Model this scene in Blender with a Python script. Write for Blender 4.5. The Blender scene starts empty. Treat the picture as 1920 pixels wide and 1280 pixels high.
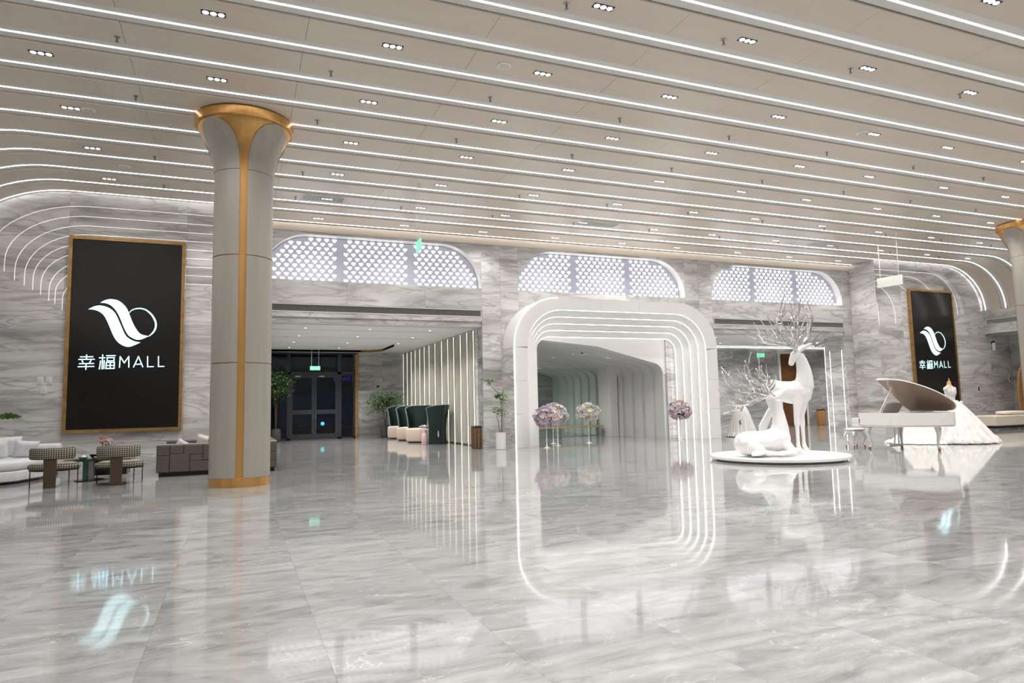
import bpy, math, random
from mathutils import Vector, Matrix, noise as mnoise
random.seed(7)
PI = math.pi
sc = bpy.context.scene
C = bpy.data.collections.new('place'); sc.collection.children.link(C)

# ------------------------------------------------------------------ camera, world, exposure
F_PX, YAW, PITCH, ROLL, CAM_Z = 1262.39, 0.3902, 0.0937, -0.0221, 1.4708
_f = Vector((math.sin(YAW)*math.cos(PITCH), math.cos(YAW)*math.cos(PITCH), math.sin(PITCH)))
_r = Vector((math.cos(YAW), -math.sin(YAW), 0)); _u = _r.cross(_f)
CR = math.cos(ROLL)*_r + math.sin(ROLL)*_u; CU = -math.sin(ROLL)*_r + math.cos(ROLL)*_u
cd = bpy.data.cameras.new('camera'); cam = bpy.data.objects.new('camera', cd); C.objects.link(cam)
cd.sensor_width = 36; cd.lens = F_PX/1920*36; cd.clip_end = 300; cd.clip_start = 0.05
cam.matrix_world = Matrix(((CR.x, CU.x, -_f.x, 0), (CR.y, CU.y, -_f.y, 0), (CR.z, CU.z, -_f.z, CAM_Z), (0, 0, 0, 1)))
sc.camera = cam
def on_screen(p):                       # where a point falls in the photograph; used for counting words in labels only
    v = Vector(p) - Vector((0, 0, CAM_Z)); d = v.dot(_f)
    if d <= 0: return None
    return 960 + F_PX*v.dot(CR)/d, 640 - F_PX*v.dot(CU)/d
w = bpy.data.worlds.new('night'); sc.world = w; w.use_nodes = True
w.node_tree.nodes['Background'].inputs[0].default_value = (0.0015, 0.002, 0.0035, 1)
w.node_tree.nodes['Background'].inputs[1].default_value = 1.0
sc.view_settings.view_transform = 'Standard'; sc.view_settings.look = 'None'
sc.view_settings.gamma = 1; sc.view_settings.use_curve_mapping = False
sc.view_settings.exposure = 0.28
sc.cycles.max_bounces = 6; sc.cycles.diffuse_bounces = 3; sc.cycles.glossy_bounces = 3; sc.cycles.transmission_bounces = 4; sc.cycles.transparent_max_bounces = 6
STRIP_POWER = 6.5       # radiance of the long ceiling strips
SPOT_W = 205.0          # each triple downlight

# ------------------------------------------------------------------ materials
MATS = {}
def pbr(name, col, rough=0.5, metal=0.0, spec=0.5, emit=None, strength=0.0, trans=0.0, coat=0.0, sheen=0.0):
    m = bpy.data.materials.new(name); m.use_nodes = True
    b = m.node_tree.nodes['Principled BSDF']
    b.inputs['Base Color'].default_value = (*col, 1); b.inputs['Roughness'].default_value = rough
    b.inputs['Metallic'].default_value = metal; b.inputs['Specular IOR Level'].default_value = spec
    b.inputs['Coat Weight'].default_value = coat; b.inputs['Sheen Weight'].default_value = sheen
    b.inputs['Transmission Weight'].default_value = trans
    if emit: b.inputs['Emission Color'].default_value = (*emit, 1); b.inputs['Emission Strength'].default_value = strength
    if emit and name not in ('led', 'led_line', 'led_warm', 'lattice'): m.cycles.emission_sampling = 'NONE'
    MATS[name] = m; return m
def nt(m): return m.node_tree.nodes, m.node_tree.links, m.node_tree.nodes['Principled BSDF']
def grain(m, col_a, col_b, scale=(3, 3, 3), lo=0.35, hi=0.65, detail=4, bump=0.0, obj=False):
    n, l, b = nt(m)
    tc = n.new('ShaderNodeTexCoord'); mp = n.new('ShaderNodeMapping'); mp.inputs['Scale'].default_value = scale
    g = n.new('ShaderNodeNewGeometry')
    l.new(tc.outputs['Object'] if obj else g.outputs['Position'], mp.inputs['Vector'])
    no = n.new('ShaderNodeTexNoise'); no.inputs['Scale'].default_value = 1; no.inputs['Detail'].default_value = detail
    l.new(mp.outputs[0], no.inputs['Vector'])
    r = n.new('ShaderNodeValToRGB'); r.color_ramp.elements[0].position = lo; r.color_ramp.elements[1].position = hi
    r.color_ramp.elements[0].color = (*col_a, 1); r.color_ramp.elements[1].color = (*col_b, 1)
    l.new(no.outputs['Fac'], r.inputs[0]); l.new(r.outputs[0], b.inputs['Base Color'])
    if bump:
        bp = n.new('ShaderNodeBump'); bp.inputs['Strength'].default_value = bump; bp.inputs['Distance'].default_value = 0.02
        l.new(no.outputs['Fac'], bp.inputs['Height']); l.new(bp.outputs[0], b.inputs['Normal'])
    return m
def marble(name, ramp, vein, rough, stretch=(0.16, 0.16, 0.95), rand=True, vein_w=0.06, warm=None):
    m = pbr(name, (0.6, 0.6, 0.6), rough, spec=0.5); n, l, b = nt(m)
    g = n.new('ShaderNodeNewGeometry'); oi = n.new('ShaderNodeObjectInfo')
    ad = n.new('ShaderNodeVectorMath'); ad.operation = 'ADD'
    sc_ = n.new('ShaderNodeVectorMath'); sc_.operation = 'SCALE'; sc_.inputs[0].default_value = (37, 53, 41)
    l.new(oi.outputs['Random'], sc_.inputs['Scale']); l.new(g.outputs['Position'], ad.inputs[0])
    if rand: l.new(sc_.outputs[0], ad.inputs[1])
    mp = n.new('ShaderNodeMapping'); mp.inputs['Scale'].default_value = stretch; mp.inputs['Rotation'].default_value = (0.0, 0.05, 0)
    l.new(ad.outputs[0], mp.inputs['Vector'])
    no = n.new('ShaderNodeTexNoise'); no.inputs['Scale'].default_value = 1.5; no.inputs['Detail'].default_value = 7
    no.inputs['Roughness'].default_value = 0.62; no.inputs['Distortion'].default_value = 1.1
    l.new(mp.outputs[0], no.inputs['Vector'])
    r = n.new('ShaderNodeValToRGB'); cr = r.color_ramp
    cr.elements[0].position = ramp[0][0]; cr.elements[0].color = (*ramp[0][1], 1)
    cr.elements[1].position = ramp[-1][0]; cr.elements[1].color = (*ramp[-1][1], 1)
    for p, c in ramp[1:-1]:
        e = cr.elements.new(p); e.color = (*c, 1)
    l.new(no.outputs['Fac'], r.inputs[0])
    n2 = n.new('ShaderNodeTexNoise'); n2.inputs['Scale'].default_value = 2.2; n2.inputs['Detail'].default_value = 6
    n2.inputs['Distortion'].default_value = 1.6; l.new(mp.outputs[0], n2.inputs['Vector'])
    s = n.new('ShaderNodeMath'); s.operation = 'SUBTRACT'; s.inputs[1].default_value = 0.5; l.new(n2.outputs['Fac'], s.inputs[0])
    a = n.new('ShaderNodeMath'); a.operation = 'ABSOLUTE'; l.new(s.outputs[0], a.inputs[0])
    mr = n.new('ShaderNodeMapRange'); mr.inputs['From Min'].default_value = 0; mr.inputs['From Max'].default_value = vein_w
    mr.inputs['To Min'].default_value = 0.72; mr.inputs['To Max'].default_value = 0; l.new(a.outputs[0], mr.inputs['Value'])
    mx = n.new('ShaderNodeMix'); mx.data_type = 'RGBA'; mx.inputs[7].default_value = (*vein, 1)
    l.new(mr.outputs[0], mx.inputs[0]); l.new(r.outputs[0], mx.inputs[6]); l.new(mx.outputs[2], b.inputs['Base Color'])
    return m

marble('wall_marble', [(0.30, (0.30, 0.29, 0.28)), (0.43, (0.57, 0.555, 0.54)), (0.55, (0.73, 0.715, 0.70)), (0.70, (0.84, 0.825, 0.81))], (0.38, 0.37, 0.36), 0.14, vein_w=0.045)
marble('niche_marble', [(0.30, (0.21, 0.215, 0.21)), (0.45, (0.42, 0.425, 0.415)), (0.6, (0.56, 0.56, 0.55)), (0.75, (0.66, 0.66, 0.65))], (0.26, 0.26, 0.26), 0.16, vein_w=0.045)

def floor_material():
    m = pbr('floor_marble', (0.5, 0.5, 0.5), 0.055, spec=0.55); n, l, b = nt(m)
    g = n.new('ShaderNodeNewGeometry')
    sn = n.new('ShaderNodeVectorMath'); sn.operation = 'SNAP'; sn.inputs[1].default_value = (1.035, 0.915, 10)
    off = n.new('ShaderNodeVectorMath'); off.operation = 'ADD'; off.inputs[1].default_value = (0.5, -0.625, 5)
    l.new(g.outputs['Position'], off.inputs[0]); l.new(off.outputs[0], sn.inputs[0])
    wn = n.new('ShaderNodeTexWhiteNoise'); wn.noise_dimensions = '2D'; l.new(sn.outputs[0], wn.inputs['Vector'])
    s30 = n.new('ShaderNodeVectorMath'); s30.operation = 'SCALE'; s30.inputs['Scale'].default_value = 60
    l.new(wn.outputs['Color'], s30.inputs[0])
    ad = n.new('ShaderNodeVectorMath'); ad.operation = 'ADD'; l.new(g.outputs['Position'], ad.inputs[0]); l.new(s30.outputs[0], ad.inputs[1])
    mp = n.new('ShaderNodeMapping'); mp.inputs['Rotation'].default_value = (0, 0, 0.22); mp.inputs['Scale'].default_value = (0.95, 2.5, 1)
    l.new(ad.outputs[0], mp.inputs['Vector'])
    no = n.new('ShaderNodeTexNoise'); no.inputs['Scale'].default_value = 1.25; no.inputs['Detail'].default_value = 8
    no.inputs['Roughness'].default_value = 0.65; no.inputs['Distortion'].default_value = 1.5; l.new(mp.outputs[0], no.inputs['Vector'])
    r = n.new('ShaderNodeValToRGB'); e = r.color_ramp.elements
    e[0].position = 0.30; e[0].color = (0.17, 0.17, 0.168, 1); e[1].position = 0.76; e[1].color = (0.392, 0.394, 0.390, 1)
    k = e.new(0.5); k.color = (0.288, 0.289, 0.286, 1)
    l.new(no.outputs['Fac'], r.inputs[0])
    hs = n.new('ShaderNodeHueSaturation'); mr0 = n.new('ShaderNodeMapRange'); mr0.inputs['To Min'].default_value = 0.92; mr0.inputs['To Max'].default_value = 1.07
    l.new(wn.outputs['Value'], mr0.inputs['Value']); l.new(mr0.outputs[0], hs.inputs['Value']); l.new(r.outputs[0], hs.inputs['Color'])
    n2 = n.new('ShaderNodeTexNoise'); n2.inputs['Scale'].default_value = 1.7; n2.inputs['Detail'].default_value = 5; n2.inputs['Distortion'].default_value = 2.2
    mp2 = n.new('ShaderNodeMapping'); mp2.inputs['Scale'].default_value = (0.7, 1.25, 1); mp2.inputs['Rotation'].default_value = (0, 0, -0.3)
    l.new(ad.outputs[0], mp2.inputs['Vector']); l.new(mp2.outputs[0], n2.inputs['Vector'])
    s = n.new('ShaderNodeMath'); s.operation = 'SUBTRACT'; s.inputs[1].default_value = 0.5; l.new(n2.outputs['Fac'], s.inputs[0])
    a = n.new('ShaderNodeMath'); a.operation = 'ABSOLUTE'; l.new(s.outputs[0], a.inputs[0])
    mr = n.new('ShaderNodeMapRange'); mr.inputs['From Max'].default_value = 0.007; mr.inputs['To Min'].default_value = 0.6; mr.inputs['To Max'].default_value = 0
    l.new(a.outputs[0], mr.inputs['Value'])
    n3 = n.new('ShaderNodeTexNoise'); n3.inputs['Scale'].default_value = 2.3; l.new(ad.outputs[0], n3.inputs['Vector'])
    mr3 = n.new('ShaderNodeMapRange'); mr3.inputs['From Min'].default_value = 0.47; mr3.inputs['From Max'].default_value = 0.62; l.new(n3.outputs['Fac'], mr3.inputs['Value'])
    mu = n.new('ShaderNodeMath'); mu.operation = 'MULTIPLY'; l.new(mr.outputs[0], mu.inputs[0]); l.new(mr3.outputs[0], mu.inputs[1])
    mx = n.new('ShaderNodeMix'); mx.data_type = 'RGBA'; mx.inputs[7].default_value = (0.62, 0.61, 0.58, 1)
    l.new(mu.outputs[0], mx.inputs[0]); l.new(hs.outputs[0], mx.inputs[6]); l.new(mx.outputs[2], b.inputs['Base Color'])
    nb = n.new('ShaderNodeTexNoise'); nb.inputs['Scale'].default_value = 1.6; nb.inputs['Detail'].default_value = 1; l.new(g.outputs['Position'], nb.inputs['Vector'])
    bp = n.new('ShaderNodeBump'); bp.inputs['Strength'].default_value = 0.035; bp.inputs['Distance'].default_value = 0.02
    l.new(nb.outputs['Fac'], bp.inputs['Height']); l.new(bp.outputs[0], b.inputs['Normal'])
floor_material()
grain(pbr('ceiling_beige', (0.56, 0.5, 0.43), 0.30, spec=0.5), (0.675, 0.585, 0.49), (0.705, 0.615, 0.52), (0.3, 3, 1))
pbr('channel_grey', (0.70, 0.685, 0.67), 0.45)
pbr('slot_dark', (0.10, 0.075, 0.05), 0.7)
pbr('led', (1, 1, 1), 0.5, emit=(1.0, 0.985, 0.97), strength=STRIP_POWER)
pbr('led_line', (1, 1, 1), 0.5, emit=(1.0, 0.98, 0.94), strength=6.0)
pbr('led_warm', (1, 1, 1), 0.5, emit=(1.0, 0.95, 0.80), strength=2.3)
pbr('inlay_glow', (1, 1, 1), 0.5, emit=(1.0, 0.96, 0.88), strength=0.7)  # emission makes the wall inlays look bright; they are no LEDs
pbr('heart_glow', (1, 1, 1), 0.5, emit=(0.95, 0.96, 1.0), strength=1.7)
pbr('spot_lens', (1, 1, 1), 0.3, emit=(0.93, 0.98, 1.0), strength=4.0)
pbr('lattice', (0.30, 0.30, 0.36), 0.6, emit=(0.74, 0.74, 0.86), strength=0.26)
pbr('white_paint', (0.84, 0.835, 0.82), 0.42)
pbr('white_gloss', (0.84, 0.835, 0.82), 0.18, coat=0.4)
pbr('offwhite_ceiling', (0.86, 0.86, 0.84), 0.6)
pbr('rib_grey', (0.70, 0.705, 0.69), 0.42)
grain(pbr('greige_panel', (0.44, 0.405, 0.355), 0.36, metal=0.15), (0.355, 0.325, 0.28), (0.385, 0.355, 0.31), (6, 6, 0.3))
grain(pbr('gold', (0.62, 0.34, 0.11), 0.3, metal=0.75), (0.60, 0.32, 0.10), (0.70, 0.40, 0.14), (8, 8, 0.3))
grain(pbr('bronze_frame', (0.45, 0.26, 0.1), 0.35, metal=0.8), (0.42, 0.24, 0.09), (0.56, 0.34, 0.14), (2, 2, 6))
pbr('screen_black', (0.012, 0.011, 0.010), 0.16, spec=0.4)
pbr('logo_glow', (0.6, 0.9, 1.0), 0.5, emit=(0.60, 0.92, 0.97), strength=1.02)
pbr('black_metal', (0.02, 0.02, 0.022), 0.4, metal=0.4)
pbr('grille_grey', (0.24, 0.235, 0.22), 0.5)
pbr('grille_frame', (0.74, 0.73, 0.70), 0.45)
pbr('chrome', (0.82, 0.82, 0.83), 0.08, metal=1.0)
pbr('steel', (0.5, 0.5, 0.5), 0.3, metal=0.9)
pbr('dark_glass', (0.012, 0.016, 0.022), 0.05, spec=0.6)
pbr('door_frame', (0.055, 0.055, 0.065), 0.4, metal=0.3)
pbr('smoked_mirror', (0.46, 0.445, 0.37), 0.34, metal=0.0, spec=0.6)
grain(pbr('wood_brown', (0.13, 0.055, 0.02), 0.4), (0.115, 0.045, 0.017), (0.165, 0.07, 0.026), (2, 2, 14))
grain(pbr('oak_orange', (0.42, 0.2, 0.06), 0.45), (0.40, 0.19, 0.055), (0.5, 0.26, 0.09), (3, 3, 16))
pbr('exit_green', (0.1, 0.6, 0.35), 0.5, emit=(0.18, 0.9, 0.45), strength=0.9)
pbr('exit_white', (0.86, 0.87, 0.82), 0.4)
pbr('sculpture_white', (0.87, 0.865, 0.85), 0.35, coat=0.2)
pbr('antler_silver', (0.74, 0.73, 0.72), 0.12, metal=1.0)
pbr('piano_white', (0.84, 0.83, 0.80), 0.16, coat=0.6)
pbr('lid_brown', (0.36, 0.26, 0.21), 0.14, coat=0.6)
pbr('piano_plate', (0.2, 0.16, 0.12), 0.4, metal=0.4)
pbr('key_black', (0.02, 0.02, 0.02), 0.3)
grain(pbr('gown_white', (0.7, 0.69, 0.66), 0.75, sheen=0.2), (0.62, 0.605, 0.57), (0.745, 0.735, 0.71), (9, 9, 3), bump=0.4)
grain(pbr('lace_white', (0.88, 0.87, 0.85), 0.75, sheen=0.3), (0.55, 0.53, 0.50), (0.78, 0.77, 0.75), (26, 26, 26), 0.42, 0.54, bump=0.6)
pbr('skin_cloth', (0.62, 0.47, 0.31), 0.7)
grain(pbr('sofa_white', (0.70, 0.71, 0.73), 0.85, sheen=0.3), (0.66, 0.67, 0.69), (0.73, 0.74, 0.76), (30, 30, 30))
grain(pbr('cushion_lilac', (0.62, 0.61, 0.65), 0.85, sheen=0.3), (0.58, 0.57, 0.61), (0.66, 0.65, 0.69), (14, 14, 14))
grain(pbr('cushion_sand', (0.60, 0.55, 0.47), 0.85, sheen=0.3), (0.52, 0.47, 0.40), (0.66, 0.61, 0.54), (14, 14, 14))
pbr('sofa_taupe', (0.105, 0.088, 0.077), 0.42)
pbr('sofa_taupe_light', (0.24, 0.215, 0.20), 0.5)
pbr('sofa_cream', (0.66, 0.58, 0.48), 0.7)
pbr('bolster_pink', (0.78, 0.66, 0.58), 0.75)
pbr('chair_stem', (0.07, 0.045, 0.026), 0.45)
pbr('table_black', (0.015, 0.014, 0.013), 0.12)
pbr('bowl_navy', (0.02, 0.025, 0.07), 0.25)
pbr('fruit_yellow', (0.6, 0.45, 0.12), 0.5)
pbr('fruit_green', (0.12, 0.3, 0.28), 0.5)
pbr('vase_glass', (0.55, 0.55, 0.56), 0.08, trans=0.6)
pbr('velvet_green', (0.004, 0.018, 0.016), 0.35)
pbr('velvet_piping', (0.30, 0.38, 0.36), 0.4)
pbr('seat_cream', (0.62, 0.50, 0.41), 0.6)
pbr('bottle_pink', (0.66, 0.45, 0.45), 0.35)
pbr('pot_stone', (0.07, 0.068, 0.06), 0.6)
pbr('pot_white', (0.78, 0.775, 0.76), 0.4)
pbr('bark', (0.10, 0.07, 0.045), 0.8)
grain(pbr('leaf_dark', (0.06, 0.13, 0.035), 0.55), (0.03, 0.08, 0.02), (0.16, 0.27, 0.08), (9, 9, 9))
grain(pbr('leaf_bright', (0.10, 0.26, 0.03), 0.45), (0.05, 0.15, 0.015), (0.16, 0.34, 0.05), (9, 9, 9))
pbr('petal_lilac', (0.66, 0.55, 0.68), 0.7)
pbr('petal_cream', (0.84, 0.78, 0.68), 0.7)
pbr('petal_blue', (0.66, 0.67, 0.82), 0.7)
pbr('petal_coral', (0.62, 0.30, 0.22), 0.7)
pbr('petal_rose', (0.70, 0.54, 0.57), 0.7)
pbr('switch_white', (0.8, 0.8, 0.78), 0.4)
pbr('bench_gold', (0.62, 0.42, 0.22), 0.35, metal=0.3)
pbr('night_ground', (0.03, 0.03, 0.035), 0.8)
pbr('night_blue', (0.02, 0.09, 0.28), 0.5, emit=(0.01, 0.06, 0.2), strength=0.06)  # faint emission in the van's paint makes it look dimly lit
pbr('night_grey', (0.12, 0.13, 0.17), 0.5, emit=(0.05, 0.06, 0.10), strength=0.12)  # same painted-in dim light for the cargo box
pbr('night_teal', (0.1, 0.5, 0.55), 0.5, emit=(0.15, 0.75, 0.8), strength=2.5)
pbr('night_sign', (0.05, 0.05, 0.4), 0.5, emit=(0.08, 0.08, 0.75), strength=0.3)
def checker_fabric():
    m = pbr('woven_check', (0.1, 0.09, 0.07), 0.8); n, l, b = nt(m)
    g = n.new('ShaderNodeTexCoord'); mp = n.new('ShaderNodeMapping'); mp.inputs['Rotation'].default_value = (0, 0.785, 0); mp.inputs['Scale'].default_value = (1, 0.0, 1)
    l.new(g.outputs['Object'], mp.inputs['Vector'])
    c = n.new('ShaderNodeTexChecker'); c.inputs['Scale'].default_value = 34
    c.inputs['Color1'].default_value = (0.035, 0.028, 0.022, 1); c.inputs['Color2'].default_value = (0.36, 0.33, 0.26, 1)
    l.new(mp.outputs[0], c.inputs['Vector']); l.new(c.outputs['Color'], b.inputs['Base Color'])
checker_fabric()
def glass_mat(name, tint, mixf):
    m = bpy.data.materials.new(name); m.use_nodes = True; n, l = m.node_tree.nodes, m.node_tree.links
    n.clear(); o = n.new('ShaderNodeOutputMaterial'); t = n.new('ShaderNodeBsdfTransparent'); t.inputs[0].default_value = (*tint, 1)
    gl = n.new('ShaderNodeBsdfGlossy'); gl.inputs['Roughness'].default_value = 0.02
    fr = n.new('ShaderNodeFresnel'); fr.inputs[0].default_value = mixf
    mx = n.new('ShaderNodeMixShader'); l.new(fr.outputs[0], mx.inputs[0]); l.new(t.outputs[0], mx.inputs[1]); l.new(gl.outputs[0], mx.inputs[2])
    l.new(mx.outputs[0], o.inputs[0]); MATS[name] = m
glass_mat('glass_green', (0.90, 0.97, 0.94), 1.35)
glass_mat('glass_night', (0.55, 0.60, 0.68), 1.45)

# ------------------------------------------------------------------ mesh helpers
class G:
    def __init__(s): s.v, s.f = [], []
    def add(s, vs, fs):
        o = len(s.v); s.v += [tuple(p) for p in vs]; s.f += [tuple(i+o for i in f) for f in fs]; return s
    def box(s, x0, x1, y0, y1, z0, z1):
        v = [(x, y, z) for z in (z0, z1) for y in (y0, y1) for x in (x0, x1)]
        return s.add(v, [(0, 2, 3, 1), (4, 5, 7, 6), (0, 1, 5, 4), (2, 6, 7, 3), (0, 4, 6, 2), (1, 3, 7, 5)])
    def rings(s, rings, closed=True, caps=True):
        n = len(rings[0]); vs = [p for r in rings for p in r]; fs = []
        for i in range(len(rings)-1):
            for j in range(n if closed else n-1):
                a, b = i*n+j, i*n+(j+1) % n; fs.append((a, b, b+n, a+n))
        if caps and closed: fs.append(tuple(range(n-1, -1, -1))); fs.append(tuple((len(rings)-1)*n+j for j in range(n)))
        return s.add(vs, fs)
    def lathe(s, prof, n=24, c=(0, 0, 0), caps=True, a0=0):
        return s.rings([[(c[0]+r*math.cos(a0+2*PI*j/n), c[1]+r*math.sin(a0+2*PI*j/n), c[2]+z) for j in range(n)] for r, z in prof], True, caps)
    def tube(s, pts, rad, n=8, caps=True, flat=1.0):
        pts = [Vector(p) for p in pts]; k = len(pts)
        rr = rad if isinstance(rad, (list, tuple)) else [rad]*k
        up = Vector((0.13, 0.31, 0.94)).normalized(); R = []
        for i, p in enumerate(pts):
            t = (pts[min(i+1, k-1)] - pts[max(i-1, 0)]).normalized()
            a = t.cross(up)
            if a.length < 1e-3: a = t.cross(Vector((1, 0, 0)))
            a.normalize(); b = t.cross(a)
            R.append([p + rr[i]*(math.cos(2*PI*j/n)*a + flat*math.sin(2*PI*j/n)*b) for j in range(n)])
        return s.rings(R, True, caps)
    def prism(s, poly, y0, y1):          # poly in (x, z), pushed along y
        n = len(poly); vs = [(x, y0, z) for x, z in poly] + [(x, y1, z) for x, z in poly]
        return s.add(vs, [tuple(range(n)), tuple(range(2*n-1, n-1, -1))] + [(i, i+n, (i+1) % n+n, (i+1) % n) for i in range(n)])
    def plate(s, poly, z0, z1):          # poly in (x, y), pushed along z
        n = len(poly); vs = [(x, y, z0) for x, y in poly] + [(x, y, z1) for x, y in poly]
        return s.add(vs, [tuple(range(n-1, -1, -1)), tuple(range(n, 2*n))] + [(i, (i+1) % n, (i+1) % n+n, i+n) for i in range(n)])
    def ball(s, c, r, nu=8, nv=5, e=1.0, sq=None):
        rx, ry, rz = r if isinstance(r, (tuple, list)) else (r, r, r)
        def pw(x, k): return math.copysign(abs(x)**k, x)
        eu, ev = sq if sq else (e, e); R = []
        for i in range(nv+1):
            p = -PI/2 + PI*i/nv; cz, sz = pw(math.cos(p), ev), pw(math.sin(p), ev)
            if i in (0, nv): cz = 0.02 if ev < 1 else 0.001
            R.append([(c[0]+rx*cz*pw(math.cos(2*PI*j/nu), eu), c[1]+ry*cz*pw(math.sin(2*PI*j/nu), eu), c[2]+rz*sz) for j in range(nu)])
        return s.rings(R)
    def xf(s, M): s.v = [tuple(M @ Vector(p)) for p in s.v]; return s
    def obj(s, name, mat, parent=None, smooth=None, loc=None, rz=None, bevel=0):
        me = bpy.data.meshes.new(name); me.from_pydata(s.v, [], s.f); me.materials.append(MATS[mat])
        if smooth is not None:
            me.polygons.foreach_set('use_smooth', [True]*len(me.polygons)); me.set_sharp_from_angle(angle=math.radians(smooth))
        o = bpy.data.objects.new(name, me); C.objects.link(o)
        if parent: o.parent = parent
        if loc: o.location = loc
        if rz is not None: o.rotation_euler = (0, 0, rz)
        if bevel:
            b = o.modifiers.new('bevel', 'BEVEL'); b.width = bevel; b.segments = 3; b.limit_method = 'ANGLE'
            if smooth is None: me.polygons.foreach_set('use_smooth', [True]*len(me.polygons)); me.set_sharp_from_angle(angle=math.radians(50))
        return o
def B(x0, x1, y0, y1, z0, z1): return G().box(x0, x1, y0, y1, z0, z1)
def tag(o, label, cat, group=None):
    o['label'] = label; o['category'] = cat
    if group: o['group'] = group
    return o
def struct(o): o['kind'] = 'structure'; return o
def stuff(o): o['kind'] = 'stuff'; return o
def empty(name, loc=(0, 0, 0), rz=0):
    o = bpy.data.objects.new(name, None); C.objects.link(o); o.location = loc; o.rotation_euler = (0, 0, rz); o.empty_display_size = 0.1; return o
def thing(name, label, cat, loc=(0, 0, 0), rz=0, group=None): return tag(empty(name, loc, rz), label, cat, group)
def link_copy(o, parent=None, loc=None):
    c = o.copy(); C.objects.link(c); c.parent = parent
    if loc is not None: c.location = loc
    return c
def dup(root, loc, rz=None, label=None, group=None):
    r = link_copy(root, None, loc)
    if rz is not None: r.rotation_euler = (0, 0, rz)
    if label: r['label'] = label
    if group: r['group'] = group
    for ch in list(root.children):
        c = link_copy(ch, r)
        for g in ch.children: link_copy(g, c)
    return r
ORD = ['', 'first', 'second', 'third', 'fourth', 'fifth', 'sixth', 'seventh', 'eighth', 'ninth', 'tenth', 'eleventh', 'twelfth', 'thirteenth', 'fourteenth', 'fifteenth', 'sixteenth']
def arc(cx, cz, rx, rz_, a0, a1, n): return [(cx+rx*math.cos(a0+(a1-a0)*i/n), cz+rz_*math.sin(a0+(a1-a0)*i/n)) for i in range(n+1)]
def lerp(a, b, t): return a+(b-a)*t

# ------------------------------------------------------------------ the hall: main measures
H = 7.5                        # ceiling height
YS, YA = 21.1, 22.45           # screen walls / arched wall between them
XL0, XR0 = 0.2, 26.1           # where the arched bay starts and ends
XL, XR = -6.8, 33.2            # side walls
CX0, CX1, CB = -4.2, 30.6, 5.45  # ceiling is flat between these, curves down to z = CB at the sides
YB = -8.0                      # wall behind the viewpoint
BAYS = [(0.72, 8.10), (9.53, 16.92), (18.26, 25.60)]
DEEP = 34.5

# ------------------------------------------------------------------ floor of polished marble tiles
TX, TY, TX0, TY0 = 1.035, 0.915, -0.5, 5.2
fl = struct(B(-9.2, 36.6, YB-0.3, 36.0, -0.25, -0.012).obj('floor', 'grille_grey'))
tile_me = B(-TX/2+0.0005, TX/2-0.0005, -TY/2+0.0005, TY/2-0.0005, -0.012, 0.0)
cells = []
for i in range(-9, 36):
    for j in range(-15, 35):
        cx, cy = TX0+(i+0.5)*TX, TY0+(j+0.5)*TY
        if not (-9.2 < cx < 36.6 and YB-0.3 < cy < 36): continue
        s = on_screen((cx, cy, 0)); vis = s and -150 < s[0] < 2070 and s[1] < 1420
        cells.append((0 if vis else 1, math.hypot(cx, cy), cx, cy))
cells.sort()
first = None; rest = G()
for k, (hid, d, cx, cy) in enumerate(cells):
    if k < 300 and not hid:
        if first is None: first = tile_me.obj('floor_tile', 'floor_marble', fl); first.location = (cx, cy, 0)
        else: link_copy(first, fl, (cx, cy, 0))
    else: rest.box(cx-TX/2+0.0005, cx+TX/2-0.0005, cy-TY/2+0.0005, cy+TY/2-0.0005, -0.012, 0.0)
stuff(rest.obj('floor_tile_field', 'floor_marble', fl))

# ------------------------------------------------------------------ ceiling: beige boards between light strips, curving down at both ends
def cpath(side=None, n=16):
    a, b = CX0-XL, H-CB; P = []
    if side in (None, 'l'):
        for i in range(n): t = PI - (PI/2)*i/n; P.append((CX0+a*math.cos(t), CB+b*math.sin(t), math.cos(t)/a, math.sin(t)/b))
        P.append((CX0, H, 0, 1))
    if side in (None, 'r'):
        P.append((CX1, H, 0, 1))
        for i in range(1, n+1): t = PI/2 - (PI/2)*i/n; P.append((CX1+a*math.cos(t), CB+b*math.sin(t), math.cos(t)/a, math.sin(t)/b))
    out = []
    for x, z, nx, nz in P:
        l = math.hypot(nx, nz); out.append((x, z, nx/l, nz/l))
    return out
def sweep(g, path, y0, y1, a, b):
    g.rings([[(x+nx*a, y0, z+nz*a), (x+nx*a, y1, z+nz*a), (x+nx*b, y1, z+nz*b), (x+nx*b, y0, z+nz*b)] for x, z, nx, nz in path]); return g
STRIP0, PITCHY = 7.924, 1.105
def strip_y(k): return 21.0 if k == 12 else STRIP0+PITCHY*k
ceil = struct(sweep(G(), cpath(), YB-0.2, YS+0.1, 0.09, 0.16).box(XL0-0.3, XR0+0.3, YS, YA+0.1, H+0.09, H+0.16).obj('ceiling', 'slot_dark', smooth=40))
COLX = [CX0, -1.75, 0.97, 3.73, 6.50, 9.30, 12.10, 14.78, 17.55, 20.40, 23.20, 26.0, 28.8, CX1]
HALF = 0.338
col_mesh = [B(a+0.003, b-0.003, -HALF, HALF, H, H+0.06) for a, b in zip(COLX[:-1], COLX[1:])]
end_mesh = [sweep(G(), cpath('l'), -HALF, HALF, 0, 0.06), sweep(G(), cpath('r'), -HALF, HALF, 0, 0.06)]
protos = None
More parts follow.
